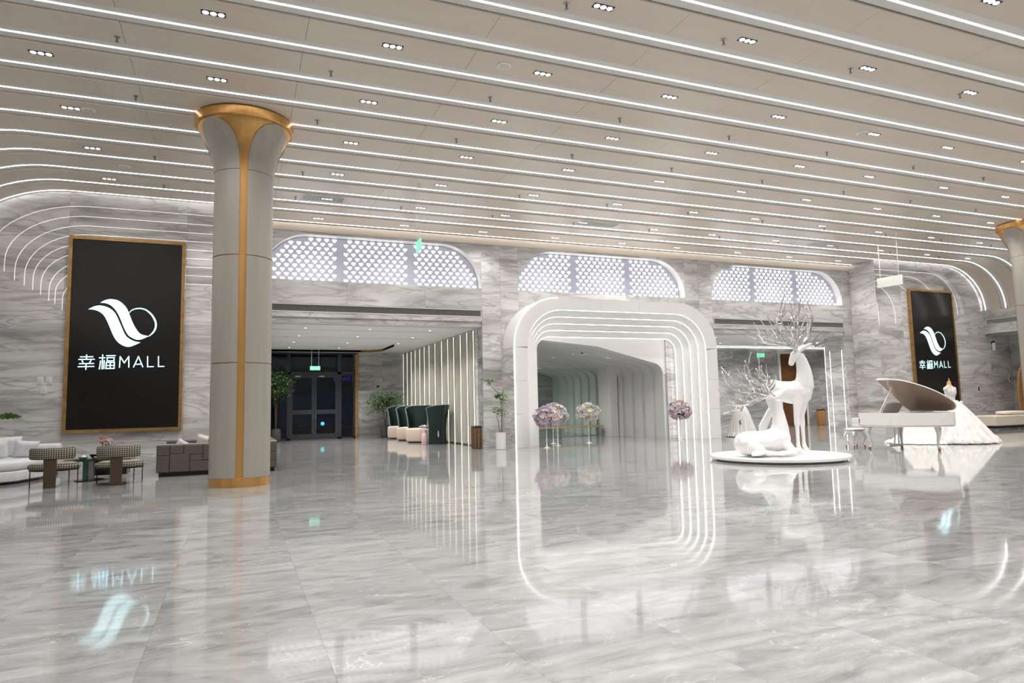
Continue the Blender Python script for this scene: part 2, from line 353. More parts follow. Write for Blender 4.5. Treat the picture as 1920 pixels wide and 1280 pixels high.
for r in range(-3, 12):
    y = STRIP0+PITCHY*(r+0.5)
    if protos is None:
        protos = [m.obj('ceiling_panel', 'ceiling_beige', ceil) for m in col_mesh] + [m.obj('curved_ceiling_panel', 'ceiling_beige', ceil, smooth=40) for m in end_mesh]
        for o in protos: o.location = (0, y, 0)
    else:
        for o in protos: 
            c = link_copy(o, ceil, (0, y, 0))
            if r == 11: c.scale = (1, 0.36/HALF*0.72, 1); c.location = (0, 20.54, 0)
for a, b in zip(COLX[:-1], COLX[1:]):
    a, b = max(a, XL0), min(b, XR0)
    if b-a > 0.2: B(a+0.003, b-0.003, 21.22, 22.07, H, H+0.06).obj('ceiling_panel', 'ceiling_beige', ceil)
g = G(); gl = G(); gch = G(); full = cpath()
for k in range(-15, -3):
    sweep(g, full, STRIP0+PITCHY*(k+0.5)-HALF, STRIP0+PITCHY*(k+0.5)+HALF, 0, 0.06)
for k in range(-14, -2):
    y = strip_y(k); sweep(gch, full, y-0.19, y+0.19, 0.03, 0.06); sweep(gl, full, y-0.019, y+0.019, 0.026, 0.03)
stuff(g.obj('rear_ceiling_panels', 'ceiling_beige', ceil, smooth=40)); stuff(gch.obj('rear_light_channels', 'channel_grey', ceil, smooth=40)); stuff(gl.obj('rear_light_diffusers', 'led', ceil, smooth=40))
chan = sweep(G(), full, -0.19, 0.19, 0.03, 0.06); dif = sweep(G(), full, -0.019, 0.019, 0.026, 0.03)
first = None
for k in range(13, -3, -1):
    lab = 'long white ceiling light strip, %s in order from the arched back wall' % ORD[14-k] if k < 13 else 'long ceiling light strip closest to the three arched windows'
    if k == 13:
        t = thing('strip_light', lab, 'light strip', (0, strip_y(13), 0), group='ceiling light strips')
        B(XL0, XR0, -0.19, 0.10, H+0.03, H+0.06).obj('channel', 'channel_grey', t); B(XL0, XR0, -0.019, 0.019, H+0.026, H+0.03).obj('diffuser', 'led', t)
    elif first is None:
        first = t = thing('strip_light', lab, 'light strip', (0, strip_y(k), 0), group='ceiling light strips')
        chan.obj('channel', 'channel_grey', t, smooth=40); dif.obj('diffuser', 'led', t, smooth=40)
    else: dup(first, (0, strip_y(k), 0), 0, lab)

# ------------------------------------------------------------------ walls
def slabs(parent, xs, zs, y0, y1, mat='wall_marble', gap=0.002):
    for x0, x1 in zip(xs[:-1], xs[1:]):
        for z0, z1 in zip(zs[:-1], zs[1:]): B(x0+gap, x1-gap, y0, y1, z0+gap, z1-gap).obj('marble_slab', mat, parent)
def slabs_x(parent, x0, x1, ys, zs, mat='wall_marble', gap=0.002):
    for a, b in zip(ys[:-1], ys[1:]):
        for z0, z1 in zip(zs[:-1], zs[1:]): B(x0, x1, a+gap, b-gap, z0+gap, z1-gap).obj('marble_slab', mat, parent)
ZS = [0, 0.70, 2.35, 4.0, 5.65, 7.62]
wl = struct(B(-8.9, XL0-0.07, YS+0.06, YS+0.3, 0, 7.62).obj('wall_screen_left', 'slot_dark'))
slabs(wl, [-8.9, -7.14, -4.25, -1.36, XL0], ZS, YS, YS+0.05)
wr = struct(B(XR0+0.07, 35.3, YS+0.06, YS+0.3, 0, 7.62).obj('wall_screen_right', 'slot_dark'))
slabs(wr, [XR0, 27.66, 30.55, 33.44, 35.3], ZS, YS, YS+0.05)
# returns of the screen walls towards the arched wall
wrl = struct(B(XL0-0.3, XL0-0.06, YS+0.3, YA+0.1, 0, 7.62).obj('wall_return_left', 'slot_dark')); slabs_x(wrl, XL0-0.06, XL0, [YS, YA], ZS)
wrr = struct(B(XR0+0.06, XR0+0.3, YS+0.3, YA+0.1, 0, 7.62).obj('wall_return_right', 'slot_dark')); slabs_x(wrr, XR0, XR0+0.06, [YS, YA], ZS)
wb = struct(B(-9.2, 36.6, YB-0.3, YB-0.05, 0, 7.62).obj('wall_back', 'wall_marble'))
# side walls: marble soffit band over a recess
SOF = 4.33
for side, xs, nm in ((1, XR, 'right'), (-1, XL, 'left')):
    far = xs+side*1.8
    wd = struct(B(min(far, far+side*0.2), max(far, far+side*0.2), YB-0.3, YS+0.1, 0, 5.6).obj('wall_%s' % nm, 'slot_dark'))
    slabs_x(wd, far-side*0.05 if side > 0 else far, far if side > 0 else far+0.05, [YB, -4, 0, 4, 8, 11, 14, 17, 19.2, YS], [0, 0.7, 2.35, SOF], 'niche_marble')
    tr = struct(B(min(xs, xs+side*0.3), max(xs, xs+side*0.3), YB, YS, SOF, CB+0.02).obj('trim_%s' % ('1' if side > 0 else '2'), 'slot_dark'))
    for a, b in zip([YB, -2, 4, 10, 16], [-2, 4, 10, 16, YS]):
        B(min(xs, xs-side*0.04), max(xs, xs-side*0.04), a+0.002, b-0.002, SOF, CB).obj('marble_slab', 'wall_marble', tr)
    struct(B(min(xs, far), max(xs, far), YB, YS, SOF, SOF+0.1).obj('ceiling_recess_%s' % nm, 'offwhite_ceiling'))
# the arched wall between the screens
wa = struct(B(XL0, XL0+0.2, YA+0.08, YA+0.12, 0, 7.6).obj('wall_arches', 'slot_dark'))
TH = 0.5
def pier(x0, x1):
    xm = (x0+x1)/2
    wa_core = B(x0+0.02, x1-0.02, YA+0.05, YA+TH, 0, 7.55).obj('pier_core', 'slot_dark', wa)
    for a, b in (((x0, xm), (xm, x1)) if x1-x0 > 1 else ((x0, x1),)):
        for z0, z1 in zip([0, 0.70, 2.35, 4.0, 5.56], [0.70, 2.35, 4.0, 5.56, 7.55]):
            B(a+0.003, b-0.003, YA, YA+0.05, z0+0.002, z1-0.002).obj('marble_slab', 'wall_marble', wa)
for x0, x1 in ((XL0, 0.72), (8.10, 9.53), (16.92, 18.26), (25.60, XR0)): pier(x0, x1)
SILL, ATOP, AR = 5.65, 7.17, 1.45
def arch_curve(x0, x1, d=0.0, n=14):      # from the left foot over the top to the right foot of a window opening
    r = AR-d
    return [(x0+d, SILL)] + [(x0+AR-r*math.cos(PI/2*i/n), SILL+(ATOP-SILL-AR)+r*math.sin(PI/2*i/n)) for i in range(n+1)] + \
           [(x1-AR+r*math.sin(PI/2*i/n), SILL+(ATOP-SILL-AR)+r*math.cos(PI/2*i/n)) for i in range(n+1)] + [(x1-d, SILL)]
HEAD = 4.27
heart_poly = []
for i in range(16):
    t = 2*PI*i/16; heart_poly.append((0.0047*16*math.sin(t)**3, 0.0047*(13*math.cos(t)-5*math.cos(2*t)-2*math.cos(3*t)-math.cos(4*t))))
heart = G().prism(heart_poly, -0.003, 0.003)
heart_proto = None
for bi, (x0, x1) in enumerate(BAYS):
    cur = arch_curve(x0, x1); n = len(cur)
    tops = [(max(x0, min(x1, x)), 7.55) for x, z in cur]
    gq = G(); vs = [(x, YA, z) for x, z in cur] + [(x, YA, z) for x, z in tops] + [(x, YA+TH, z) for x, z in cur]
    gq.add(vs, [(i, i+1, n+i+1, n+i) for i in range(n-1)])
    gq.obj('arch_spandrel', 'wall_marble', wa)
    # reveal (jamb) of the opening
    win = struct(G().add([(x, YA+0.001, z) for x, z in cur]+[(x, YA+TH, z) for x, z in cur], [(i+n, i+n+1, i+1, i) for i in range(n-1)]).add(
        [(x0, YA, SILL), (x1, YA, SILL), (x1, YA+TH, SILL), (x0, YA+TH, SILL)], [(0, 1, 2, 3)]).obj('window_%d' % (bi+1), 'white_paint', smooth=40))
    pan = arch_curve(x0+0.0, x1-0.0, 0.02)
    G().prism(list(reversed(pan)), YA+0.36, YA+0.38).obj('lattice_panel', 'lattice', win)
    for mx in (x0+(x1-x0)*0.335, x0+(x1-x0)*0.665): B(mx-0.06, mx+0.06, YA+0.345, YA+0.36, SILL, ATOP-0.02).obj('mullion', 'lattice', win)
    row = 0; z = SILL+0.09
    while z < ATOP-0.06:
        x = x0+0.12+(0.127 if row % 2 else 0)
        while x < x1-0.08:
            near = any(abs(x-mx) < 0.13 for mx in (x0+(x1-x0)*0.335, x0+(x1-x0)*0.665))
            cxr = max(x0+AR-x, x-(x1-AR), 0); ok = cxr == 0 or math.hypot(cxr, max(0, z-(ATOP-AR))) < AR-0.10
            if ok and not near:
                if heart_proto is None: heart_proto = heart.obj('heart_light', 'heart_glow', win); heart_proto.location = (x, YA+0.357, z)
                else: link_copy(heart_proto, win, (x, YA+0.357, z))
            x += 0.254
        z += 0.150; row += 1
    if bi != 1:
        # band between window sill and the opening below, in slabs, with the long air grille
        xm = [x0, x0+(x1-x0)*0.36, x0+(x1-x0)*0.72, x1]
        for a, b in zip(xm[:-1], xm[1:]): B(a+0.002, b-0.002, YA, YA+0.05, 4.88, SILL).obj('marble_slab', 'wall_marble', wa)
        B(x0, x1, YA, YA+0.05, 4.44, 4.60).obj('marble_slab', 'wall_marble', wa)
        B(x0, x1, YA+0.05, YA+0.08, 4.60, 4.88).obj('grille_recess', 'slot_dark', wa)
        B(x0, x1, YA+0.06, YA+0.12, HEAD, 4.44).obj('marble_slab', 'wall_marble', wa)
        gr = thing('air_grille', 'long grey air grille under the %s arched window' % ('left' if bi == 0 else 'right'), 'grille', (0, YA, 0), group='long wall grilles')
        gf = G(); gf.box(x0+0.02, x1-0.02, -0.012, 0.03, 4.84, 4.87); gf.box(x0+0.02, x1-0.02, -0.012, 0.03, 4.60, 4.63); gf.box(x0+0.02, x0+0.05, -0.012, 0.03, 4.63, 4.84); gf.box(x1-0.05, x1-0.02, -0.012, 0.03, 4.63, 4.84)
        gf.obj('grille_frame', 'grille_frame', gr)
        gs = G(); x = x0+0.08
        while x < x1-0.06: gs.box(x, x+0.02, 0.0, 0.025, 4.63, 4.84); x += 0.045
        stuff(gs.obj('grille_slats', 'grille_grey', gr))
    B(x0-0.02, x1+0.02, YA+TH, YA+TH+0.1, HEAD, 7.6).obj('wall_core', 'slot_dark', wa)
B(XL0, XR0, YA-0.07, YA, H-0.25, H).obj('cornice', 'ceiling_beige', wa)
bx0, bx1 = BAYS[1]
B(bx0, bx1, YA, YA+0.05, 4.0, SILL).obj('marble_slab', 'wall_marble', wa)
B(bx0, 10.14, YA+0.06, YA+0.1, 0, 4.0).obj('marble_slab', 'wall_marble', wa); B(15.90, bx1, YA+0.06, YA+0.1, 0, 4.0).obj('marble_slab', 'wall_marble', wa)

# ------------------------------------------------------------------ white stepped portal in the middle bay
PCX, PY = 13.2, 21.4
def rr(half, top, r, n=12):
    return [(PCX-half, 0)] + [(PCX-half+r-r*math.cos(PI/2*i/n), top-r+r*math.sin(PI/2*i/n)) for i in range(n+1)] + \
           [(PCX+half-r+r*math.sin(PI/2*i/n), top-r+r*math.cos(PI/2*i/n)) for i in range(n+1)] + [(PCX+half, 0)]
def strip_between(g, p0, y0, p1, y1):
    n = len(p0); g.add([(x, y0, z) for x, z in p0]+[(x, y1, z) for x, z in p1], [(i, i+1, n+i+1, n+i) for i in range(n-1)]); return g
portal = thing('portal', 'white stepped archway with rounded corners and glowing edges behind the deer', 'archway', (0, 0, 0))
def ring_at(t): return rr(lerp(3.82, 3.05, t), lerp(4.82, 3.94, t), lerp(1.38, 0.5, t))
outer, lip = rr(4.326, 5.25, 1.73), ring_at(0)
# front band, in pieces with fine joints
def leg_piece(side, z0, z1):
    xo, xi = PCX+side*4.326, PCX+side*3.82; return B(min(xo, xi), max(xo, xi), PY, YA-0.002, z0+0.003, z1-0.003)
zc = [0, 1.15, 2.3, 3.47]
for side in (-1, 1):
    for a, b in zip(zc[:-1], zc[1:]): leg_piece(side, a, b).obj('front_panel', 'white_paint', portal)
outer2 = [(outer[0][0], 3.47)]+outer[1:-1]+[(outer[-1][0], 3.47)]; lip2 = [(lip[0][0], 3.47)]+lip[1:-1]+[(lip[-1][0], 3.47)]
def seg(i0, i1, shave0=0, shave1=0):
    g = G(); o, l = outer2[i0:i1+1], lip2[i0:i1+1]; strip_between(g, l, PY, o, PY); strip_between(g, o, PY, o, YA-0.002); strip_between(g, l, PY+0.08, l, PY); return g
mid_o = [outer2[13]]+[(lerp(outer2[13][0], outer2[14][0], t), 5.25) for t in (0.33, 0.66)]+[outer2[14]]
mid_l = [lip2[13]]+[(lerp(lip2[13][0], lip2[14][0], t), 4.82) for t in (0.33, 0.66)]+[lip2[14]]
seg(0, 13).obj('front_panel', 'white_paint', portal, smooth=40)
seg(14, len(outer2)-1).obj('front_panel', 'white_paint', portal, smooth=40)
for i in range(3):
    g = G(); a, b = (mid_o[i][0]+0.004, mid_o[i+1][0]-0.004); c, d = (mid_l[i][0]+0.004, mid_l[i+1][0]-0.004)
    g.add([(a, PY, 5.25), (b, PY, 5.25), (d, PY, 4.82), (c, PY, 4.82), (a, YA-0.002, 5.25), (b, YA-0.002, 5.25), (d, PY+0.08, 4.82), (c, PY+0.08, 4.82)], [(3, 2, 1, 0), (0, 1, 5, 4), (2, 3, 7, 6)])
    g.obj('front_panel', 'white_paint', portal)
DEPTH = 0.92
for side in (-1, 1):
    xo = PCX+side*4.326
    B(min(xo, xo+side*0.02), max(xo, xo+side*0.02), PY+0.03, YA-0.004, 0, 3.46).obj('side_cladding', 'wall_marble', portal)
for s in range(4):
    g = G(); prev = None
    for q in range(7):
        th = PI/2*q/6; t = s/4 + (1-math.cos(th))/4; y = PY+DEPTH*(s/4 + math.sin(th)/4)
        p = ring_at(t)
        if prev: strip_between(g, p, y, prev[0], prev[1])
        prev = (p, y)
    g.obj('step', 'white_paint', portal, smooth=50)
    p1 = ring_at((s+1)/4); y1 = PY+DEPTH*(s+1)/4; p1b = [(PCX+(x-PCX)*0.995, z*0.996) for x, z in p1]
g = G(); p4 = ring_at(1); strip_between(g, p4, YA+0.04, p4, PY+DEPTH); g.obj('inner_sleeve', 'white_paint', portal, smooth=50)
for s in range(5):
    p = ring_at(s/4); y = PY+DEPTH*s/4
    pts = [(lerp(x, PCX, 0.001), y+0.045, z-0.003) for x, z in p]
    G().tube(pts, 0.012, 6).obj('edge_light', 'led_line', portal)
G().tube([(x, PY-0.006, z) for x, z in outer[:14]], 0.009, 6).obj('edge_light', 'led_line', portal)

# ------------------------------------------------------------------ ribbed passage behind the portal
PX0, PX1, PYE = 10.02, 15.75, 33.0
pw = struct(B(PX1+0.14, PX1+0.3, YA+0.12, PYE, 0, 4.2).obj('wall_passage_right', 'rib_grey'))
RP = 0.78; rib_prof = []
RW = 2.55       # where the rib leaves the wall and bends into the rising ceiling
def rib_path(off):
    P = [(PX1-off, 0), (PX1-off, RW)]
    c = (PX1-off-0.45, RW)
    for i in range(1, 9):
        t = (PI/2-0.24)*i/8; P.append((c[0]+0.45*math.cos(t), c[1]+0.45*math.sin(t)))
    x, z = P[-1]; P.append((x-2.6, z+2.6*0.245)); P.append((PX0+0.02, z+2.6*0.245+0.25)); return P
fas = [(x, z) for x, z in rib_path(0.0)[1:]]
G().prism([(PX1+0.3, RW)]+fas+[(PX0, 4.2), (PX1+0.3, 4.2)], YA+0.11, YA+0.13).obj('fascia', 'white_paint', pw)
k = 0; y = YA+0.13
while y < PYE-0.3:
    if True:
        y1 = y+RP-0.01
        pa = rib_path(0.0); pb = rib_path(-0.13)
        pm = rib_path(-0.11)
        g = G(); g.rings([[(a[0], y, a[1]), (m_[0], y1, m_[1]), (b[0], y1, b[1]), (b[0], y, b[1])] for a, b, m_ in zip(pa, pb, pm)])
        g.obj('rib_panel', 'rib_grey', pw, smooth=35)
    y += RP; k += 1
B(PX1-0.35, PX1+0.02, 26.1, 27.1, 0, 3.6).obj('pilaster', 'white_paint', pw)
pl = struct(B(PX0-0.2, PX0, YA+0.05, PYE, 0, 4.2).obj('wall_passage_left', 'white_paint'))
pb_ = struct(B(PX0-0.2, PX1+0.2, PYE, PYE+0.2, 0, 4.2).obj('wall_passage_end', 'niche_marble'))
struct(B(PX0-0.2, PX1+0.2, YA+0.05, PYE+0.2, 4.0, 4.2).obj('ceiling_passage', 'offwhite_ceiling'))
gp = thing('glass_partition', 'clear greenish glass partition deep inside the white passage', 'glass', (0, 27.2, 0))
B(10.1, 12.75, -0.01, 0.01, 0.02, 3.05).obj('pane', 'glass_green', gp); B(12.77, 15.38, -0.01, 0.01, 0.02, 3.05).obj('pane', 'glass_green', gp)
B(10.05, 15.39, -0.02, 0.02, 0, 0.02).obj('floor_channel', 'steel', gp)
bench = thing('bench', 'long low display bench with gold top behind the glass', 'bench', (0, 0, 0))
B(11.2, 15.25, 26.55, 26.95, 0.40, 0.47).obj('bench_top', 'bench_gold', bench)
for x in (11.4, 13.2, 15.05): B(x, x+0.12, 26.6, 26.9, 0, 0.40).obj('leg', 'steel', bench)
lt = thing('linear_lamp', 'bright linear lamp on the passage ceiling at the far left', 'lamp', (10.5, 29, 3.2))
B(-0.3, 0.3, -1.6, 1.6, 0, 0.08).obj('housing', 'white_paint', lt); B(-0.26, 0.26, -1.56, 1.56, -0.01, 0).obj('diffuser', 'led_line', lt)

# ------------------------------------------------------------------ left entrance niche
NX0, NX1 = BAYS[0]
nw = struct(B(NX0-0.2, NX0, YA+TH, DEEP+0.3, 0, HEAD+0.1).obj('wall_entrance_left', 'niche_marble'))
cn = struct(B(NX0-0.2, NX1+0.2, YA+0.1, DEEP+0.3, HEAD, HEAD+0.1).obj('ceiling_entrance', 'offwhite_ceiling'))
for y in (24.6, 27.2): B(NX0, NX1-0.9, y, y+0.012, HEAD-0.004, HEAD).obj('ceiling_joint', 'slot_dark', cn)
rec = G()
pts = [(NX0+0.2, 32.9)] + [(5.6+0.9*math.sin(PI/2*i/8), 32.0+0.9*math.cos(PI/2*i/8)) for i in range(9)] + [(6.5, 29.6)]
for a, b in zip(pts[:-1], pts[1:]):
    rec.add([(a[0], a[1], HEAD-0.001), (b[0], b[1], HEAD-0.001), (b[0], b[1], HEAD-0.10), (a[0], a[1], HEAD-0.10)], [(0, 1, 2, 3), (3, 2, 1, 0)])
rec.obj('cove_lip', 'oak_orange', cn)
en = struct(B(5.72, NX1+0.2, DEEP+0.05, DEEP+0.3, 0, HEAD).obj('wall_entrance_end', 'slot_dark'))
slabs(en, [5.72, 6.95, NX1], [0, 0.70, 2.35, HEAD], DEEP, DEEP+0.05, 'niche_marble')
rw = struct(B(NX1+0.02, NX1+0.25, YA+TH, DEEP, 0, HEAD).obj('wall_entrance_right', 'slot_dark'))
B(NX1, NX1+0.02, YA+0.05, YA+TH, 0, HEAD).obj('marble_slab', 'niche_marble', wa); B(NX0-0.02, NX0, YA+0.05, YA+TH, 0, HEAD).obj('marble_slab', 'niche_marble', wa)
FINY = [23.25, 23.99, 24.80, 25.67, 26.47, 27.37, 28.40, 29.37, 30.20, 31.04, 31.91, 32.72, 33.57, 34.39]
fy = [YA+TH]+FINY+[DEEP]
for a, b in zip(fy[:-1], fy[1:]):
    if b-a < 0.06: continue
    B(NX1-0.02, NX1+0.02, a+0.003, b-0.003, 0.05, HEAD).obj('mirror_panel', 'smoked_mirror' if a > 23 else 'wall_marble', rw)
for i, y in enumerate(FINY):
    t = thing('light_fin', 'slim vertical light fin in the left entrance, %s from the marble pier' % ORD[i+1], 'light strip', (NX1-0.02, y, 0), group='light fins along the entrance wall')
    B(-0.05, 0.0, -0.014, 0.014, 0.0, HEAD-0.06).obj('fin_body', 'grille_frame', t); B(-0.055, -0.049, -0.011, 0.011, 0.01, HEAD-0.06).obj('diffuser', 'led_warm', t)
# glazed doors to the night
dw = struct(B(NX0, 5.72, DEEP-0.02, DEEP+0.10, 4.20, HEAD).obj('door_1', 'door_frame'))
fr = G()
for a, b in ((NX0, NX0+0.08), (2.31, 2.46), (4.71, 4.90), (5.48, 5.58)): fr.box(a, b, DEEP-0.03, DEEP+0.06, 0, 4.20)
fr.box(NX0, 5.58, DEEP-0.03, DEEP+0.06, 3.18, 3.30); fr.box(NX0, 5.58, DEEP-0.03, DEEP+0.06, 0, 0.07); fr.obj('door_frame', 'door_frame', dw)
B(5.58, 5.72, DEEP-0.06, DEEP+0.1, 0, 4.20).obj('gold_jamb', 'oak_orange', dw)
for a, b in ((2.46, 3.58), (3.59, 4.71)):
    lf = G(); lf.box(a, a+0.11, DEEP-0.02, DEEP+0.04, 0.07, 3.18); lf.box(b-0.11, b, DEEP-0.02, DEEP+0.04, 0.07, 3.18)
    for z0, z1 in ((0.07, 0.26), (1.23, 1.44), (3.02, 3.18)): lf.box(a+0.11, b-0.11, DEEP-0.02, DEEP+0.04, z0, z1)
    o = lf.obj('door_leaf', 'door_frame', dw)
    for z0, z1 in ((0.26, 1.23), (1.44, 3.02)): B(a+0.11, b-0.11, DEEP, DEEP+0.015, z0, z1).obj('pane', 'glass_night', o)
    hx = b-0.06 if a < 3 else a+0.06
    G().tube([(hx, DEEP-0.03, 1.0), (hx, DEEP-0.08, 1.0), (hx, DEEP-0.08, 1.25), (hx, DEEP-0.03, 1.25)], 0.012, 6).obj('handle', 'steel', o)
    B(lerp(a, b, 0.2), lerp(a, b, 0.42), DEEP-0.08, DEEP-0.02, 3.05, 3.11).obj('door_closer', 'steel', o)
for a, b in ((NX0+0.08, 2.31), (4.90, 5.48)): B(a, b, DEEP, DEEP+0.015, 0.07, 3.18).obj('side_pane', 'glass_night', dw)
for a, b in ((NX0+0.08, 2.31), (2.46, 4.71), (4.90, 5.48)): B(a, b, DEEP, DEEP+0.015, 3.30, 4.20).obj('transom_pane', 'glass_night', dw)
struct(B(-6, 14, DEEP+0.4, 60, -0.3, -0.05).obj('ground_outside', 'night_ground'))
van = thing('parked_van', 'dim blue and grey van parked outside the glass doors', 'van', (3.6, 41, 0))
B(-1.2, 0.55, -0.9, 0.9, 0.5, 2.2).obj('cargo_box', 'night_grey', van, bevel=0.08); B(0.56, 2.9, -0.9, 0.9, 0.5, 2.4).obj('cab', 'night_blue', van, bevel=0.1)
for x in (-0.6, 1.9): G().tube([(x, -0.92, 0.33), (x, -0.7, 0.33)], 0.36, 16).obj('wheel', 'black_metal', van)
lamp = thing('bollard_lamp', 'small glowing teal light low behind the right door leaf', 'lamp', (4.35, 37.6, -0.05))
G().lathe([(0.06, 0), (0.06, 0.62), (0.05, 0.64)], 12).obj('post', 'black_metal', lamp); G().ball((0, 0, 0.74), 0.10, 12, 8).obj('lens', 'night_teal', lamp, smooth=60)
sg = thing('shop_sign', 'faint blue lit sign across the street at upper right', 'sign', (6.6, 44, 3.1))
B(-1.0, 1.0, 0, 0.1, 0, 0.5).obj('board', 'night_ground', sg)
for x in (-0.8, 0.8): B(x-0.04, x+0.04, 0.02, 0.08, -3.15, 0).obj('post', 'black_metal', sg)
for i in range(6): B(-0.85+i*0.29, -0.68+i*0.29, -0.02, 0, 0.12+0.05*(i % 2), 0.40-0.04*(i % 3)).obj('sign_mark', 'night_sign', sg)

# ------------------------------------------------------------------ right niche
QX0, QX1, QY = 18.26, 25.60, 28.2
struct(B(QX0-0.3, QX0-0.02, YA+TH, QY, 0, HEAD).obj('wall_right_niche_left', 'niche_marble'))
q1 = struct(B(QX1+0.06, QX1+0.35, YA+TH-0.2, 23.64, 0, HEAD).obj('wall_right_niche_right', 'slot_dark')); slabs_x(q1, QX1, QX1+0.06, [YA+0.05, 23.64], [0, 0.7, 2.35, HEAD], 'wall_marble')
q2 = struct(B(QX0-0.3, 33.0, QY+0.05, QY+0.3, 0, HEAD).obj('wall_right_niche_end', 'slot_dark')); slabs(q2, [QX0-0.3, 21.2, 24.1, 27.05, 30.0, 33.0], [0, 0.7, 2.35, HEAD], QY, QY+0.05, 'niche_marble')
struct(B(32.8, 33.0, 23.6, QY, 0, HEAD).obj('wall_right_niche_far', 'niche_marble'))
struct(B(QX0-0.3, 33.0, YA+0.1, QY+0.3, HEAD, HEAD+0.1).obj('ceiling_right_niche', 'offwhite_ceiling'))
for i, y in enumerate((23.62, 23.33, 22.66)):
    t = thing('wall_light_line', ['thin vertical light line farthest inside the right niche', 'thin vertical light line, middle one in the right niche', 'thin vertical light line nearest the marble corner at right'][i], 'light strip', (QX1, y, 0), group='vertical light lines in the right niche')
    B(-0.02, 0, -0.010, 0.010, 0, 3.62 if i else 3.85).obj('profile', 'grille_frame', t); B(-0.024, -0.02, -0.007, 0.007, 0.01, 3.62 if i else 3.85).obj('diffuser', 'led_line', t)
d3 = struct(B(27.10, 27.22, QY-0.08, QY, 0, 3.90).obj('door_2', 'white_paint'))
B(27.22, 28.9, QY-0.05, QY-0.005, 0, 3.9).obj('door_leaf', 'wood_brown', d3); B(28.9, 29.02, QY-0.08, QY, 0, 3.9).obj('door_jamb', 'white_paint', d3); B(27.10, 29.02, QY-0.08, QY, 3.9, 4.0).obj('door_head', 'white_paint', d3)
B(27.22, 28.9, QY-0.055, QY-0.05, 2.35, 2.40).obj('door_rail', 'slot_dark', d3)
cl = thing('cove_light', 'glowing ceiling cove along the top of the right niche wall', 'light strip', (0, QY, 0))
B(QX0-0.3, 32.8, -0.16, -0.1, 4.15, 4.19).obj('housing', 'white_paint', cl); B(QX0-0.3, 32.8, -0.15, -0.11, 4.19, 4.20).obj('diffuser', 'led_line', cl)

# ------------------------------------------------------------------ big screens with the shop's logo
def smooth_line(P, closed, sub=4):
    n = len(P); out = []
    for i in range(n if closed else n-1):
        if closed: p0, p1, p2, p3 = P[i-1], P[i], P[(i+1) % n], P[(i+2) % n]
        else: p0, p1, p2, p3 = P[max(i-1, 0)], P[i], P[i+1], P[min(i+2, n-1)]
        for s in range(sub):
            t = s/sub
            out.append(tuple(0.5*(2*p1[k]+(p2[k]-p0[k])*t+(2*p0[k]-5*p1[k]+4*p2[k]-p3[k])*t*t+(3*p1[k]-p0[k]-3*p2[k]+p3[k])*t**3) for k in (0, 1)))
    if not closed: out.append(P[-1])
    return out
def logo_xy(p): return ((p[0]-870)*0.001686+0.03, 3.93-(p[1]-497)*0.00194+0.00004*(p[0]-620))
SW_A = ([(305, 305), (390, 262), (470, 250), (560, 268), (640, 312), (700, 382), (760, 505), (830, 652), (880, 708), (960, 752), (1060, 775)],
        [(305, 305), (390, 312), (470, 342), (530, 395), (580, 482), (625, 580), (665, 668), (715, 745), (790, 806), (900, 836), (1060, 775)])
SW_B = ([(470, 210), (540, 172), (620, 158), (720, 176), (800, 232), (850, 292), (885, 365), (930, 472), (985, 572), (1060, 655), (1180, 685)],
        [(470, 210), (520, 213), (585, 228), (655, 275), (715, 350), (762, 440), (805, 540), (850, 628), (905, 690), (1030, 738), (1180, 685)])
RING = ([(880, 345), (920, 305), (980, 283), (1045, 278), (1130, 300), (1215, 365), (1272, 450), (1290, 520), (1278, 590), (1238, 648), (1180, 690)],
        [(887, 352), (925, 317), (980, 299), (1045, 295), (1122, 317), (1198, 382), (1246, 458), (1262, 520), (1252, 585), (1218, 638), (1172, 684)])
GLYPHS = [
 [[(308, 942), (308, 1000)], [(225, 968), (395, 968)], [(205, 1003), (415, 1003)], [(250, 1022), (266, 1052)], [(370, 1022), (352, 1052)], [(215, 1062), (408, 1062)], [(200, 1103), (412, 1103)], [(305, 1062), (305, 1142)]],
 [[(530, 945), (530, 962)], [(485, 985), (562, 985)], [(528, 985), (528, 1140)], [(503, 1030), (490, 1140)], [(553, 1022), (553, 1135)], [(585, 957), (705, 957)], [(595, 985), (690, 985), (690, 1030), (595, 1030), (595, 985)],
  [(583, 1052), (695, 1052), (695, 1136), (583, 1136), (583, 1052)], [(640, 1052), (640, 1136)], [(583, 1094), (695, 1094)]],
 [[(770, 1122), (776, 974), (836, 1060), (897, 974), (902, 1122)]], [[(970, 1122), (1036, 976), (1102, 1122)], [(994, 1084), (1078, 1084)]], [[(1168, 978), (1172, 1122), (1255, 1122)]], [[(1326, 978), (1330, 1122), (1410, 1122)]]]
def stroke(g, pts, w, y0, y1):
    for a, b in zip(pts[:-1], pts[1:]):
        a, b = Vector(a), Vector(b); d = (b-a).normalized(); nn = Vector((-d.y, d.x))*w/2; a = a-d*w*0.45; b = b+d*w*0.45
        q = [a-nn, b-nn, b+nn, a+nn]; g.prism([(p.x, p.y) for p in q], y0, y1)
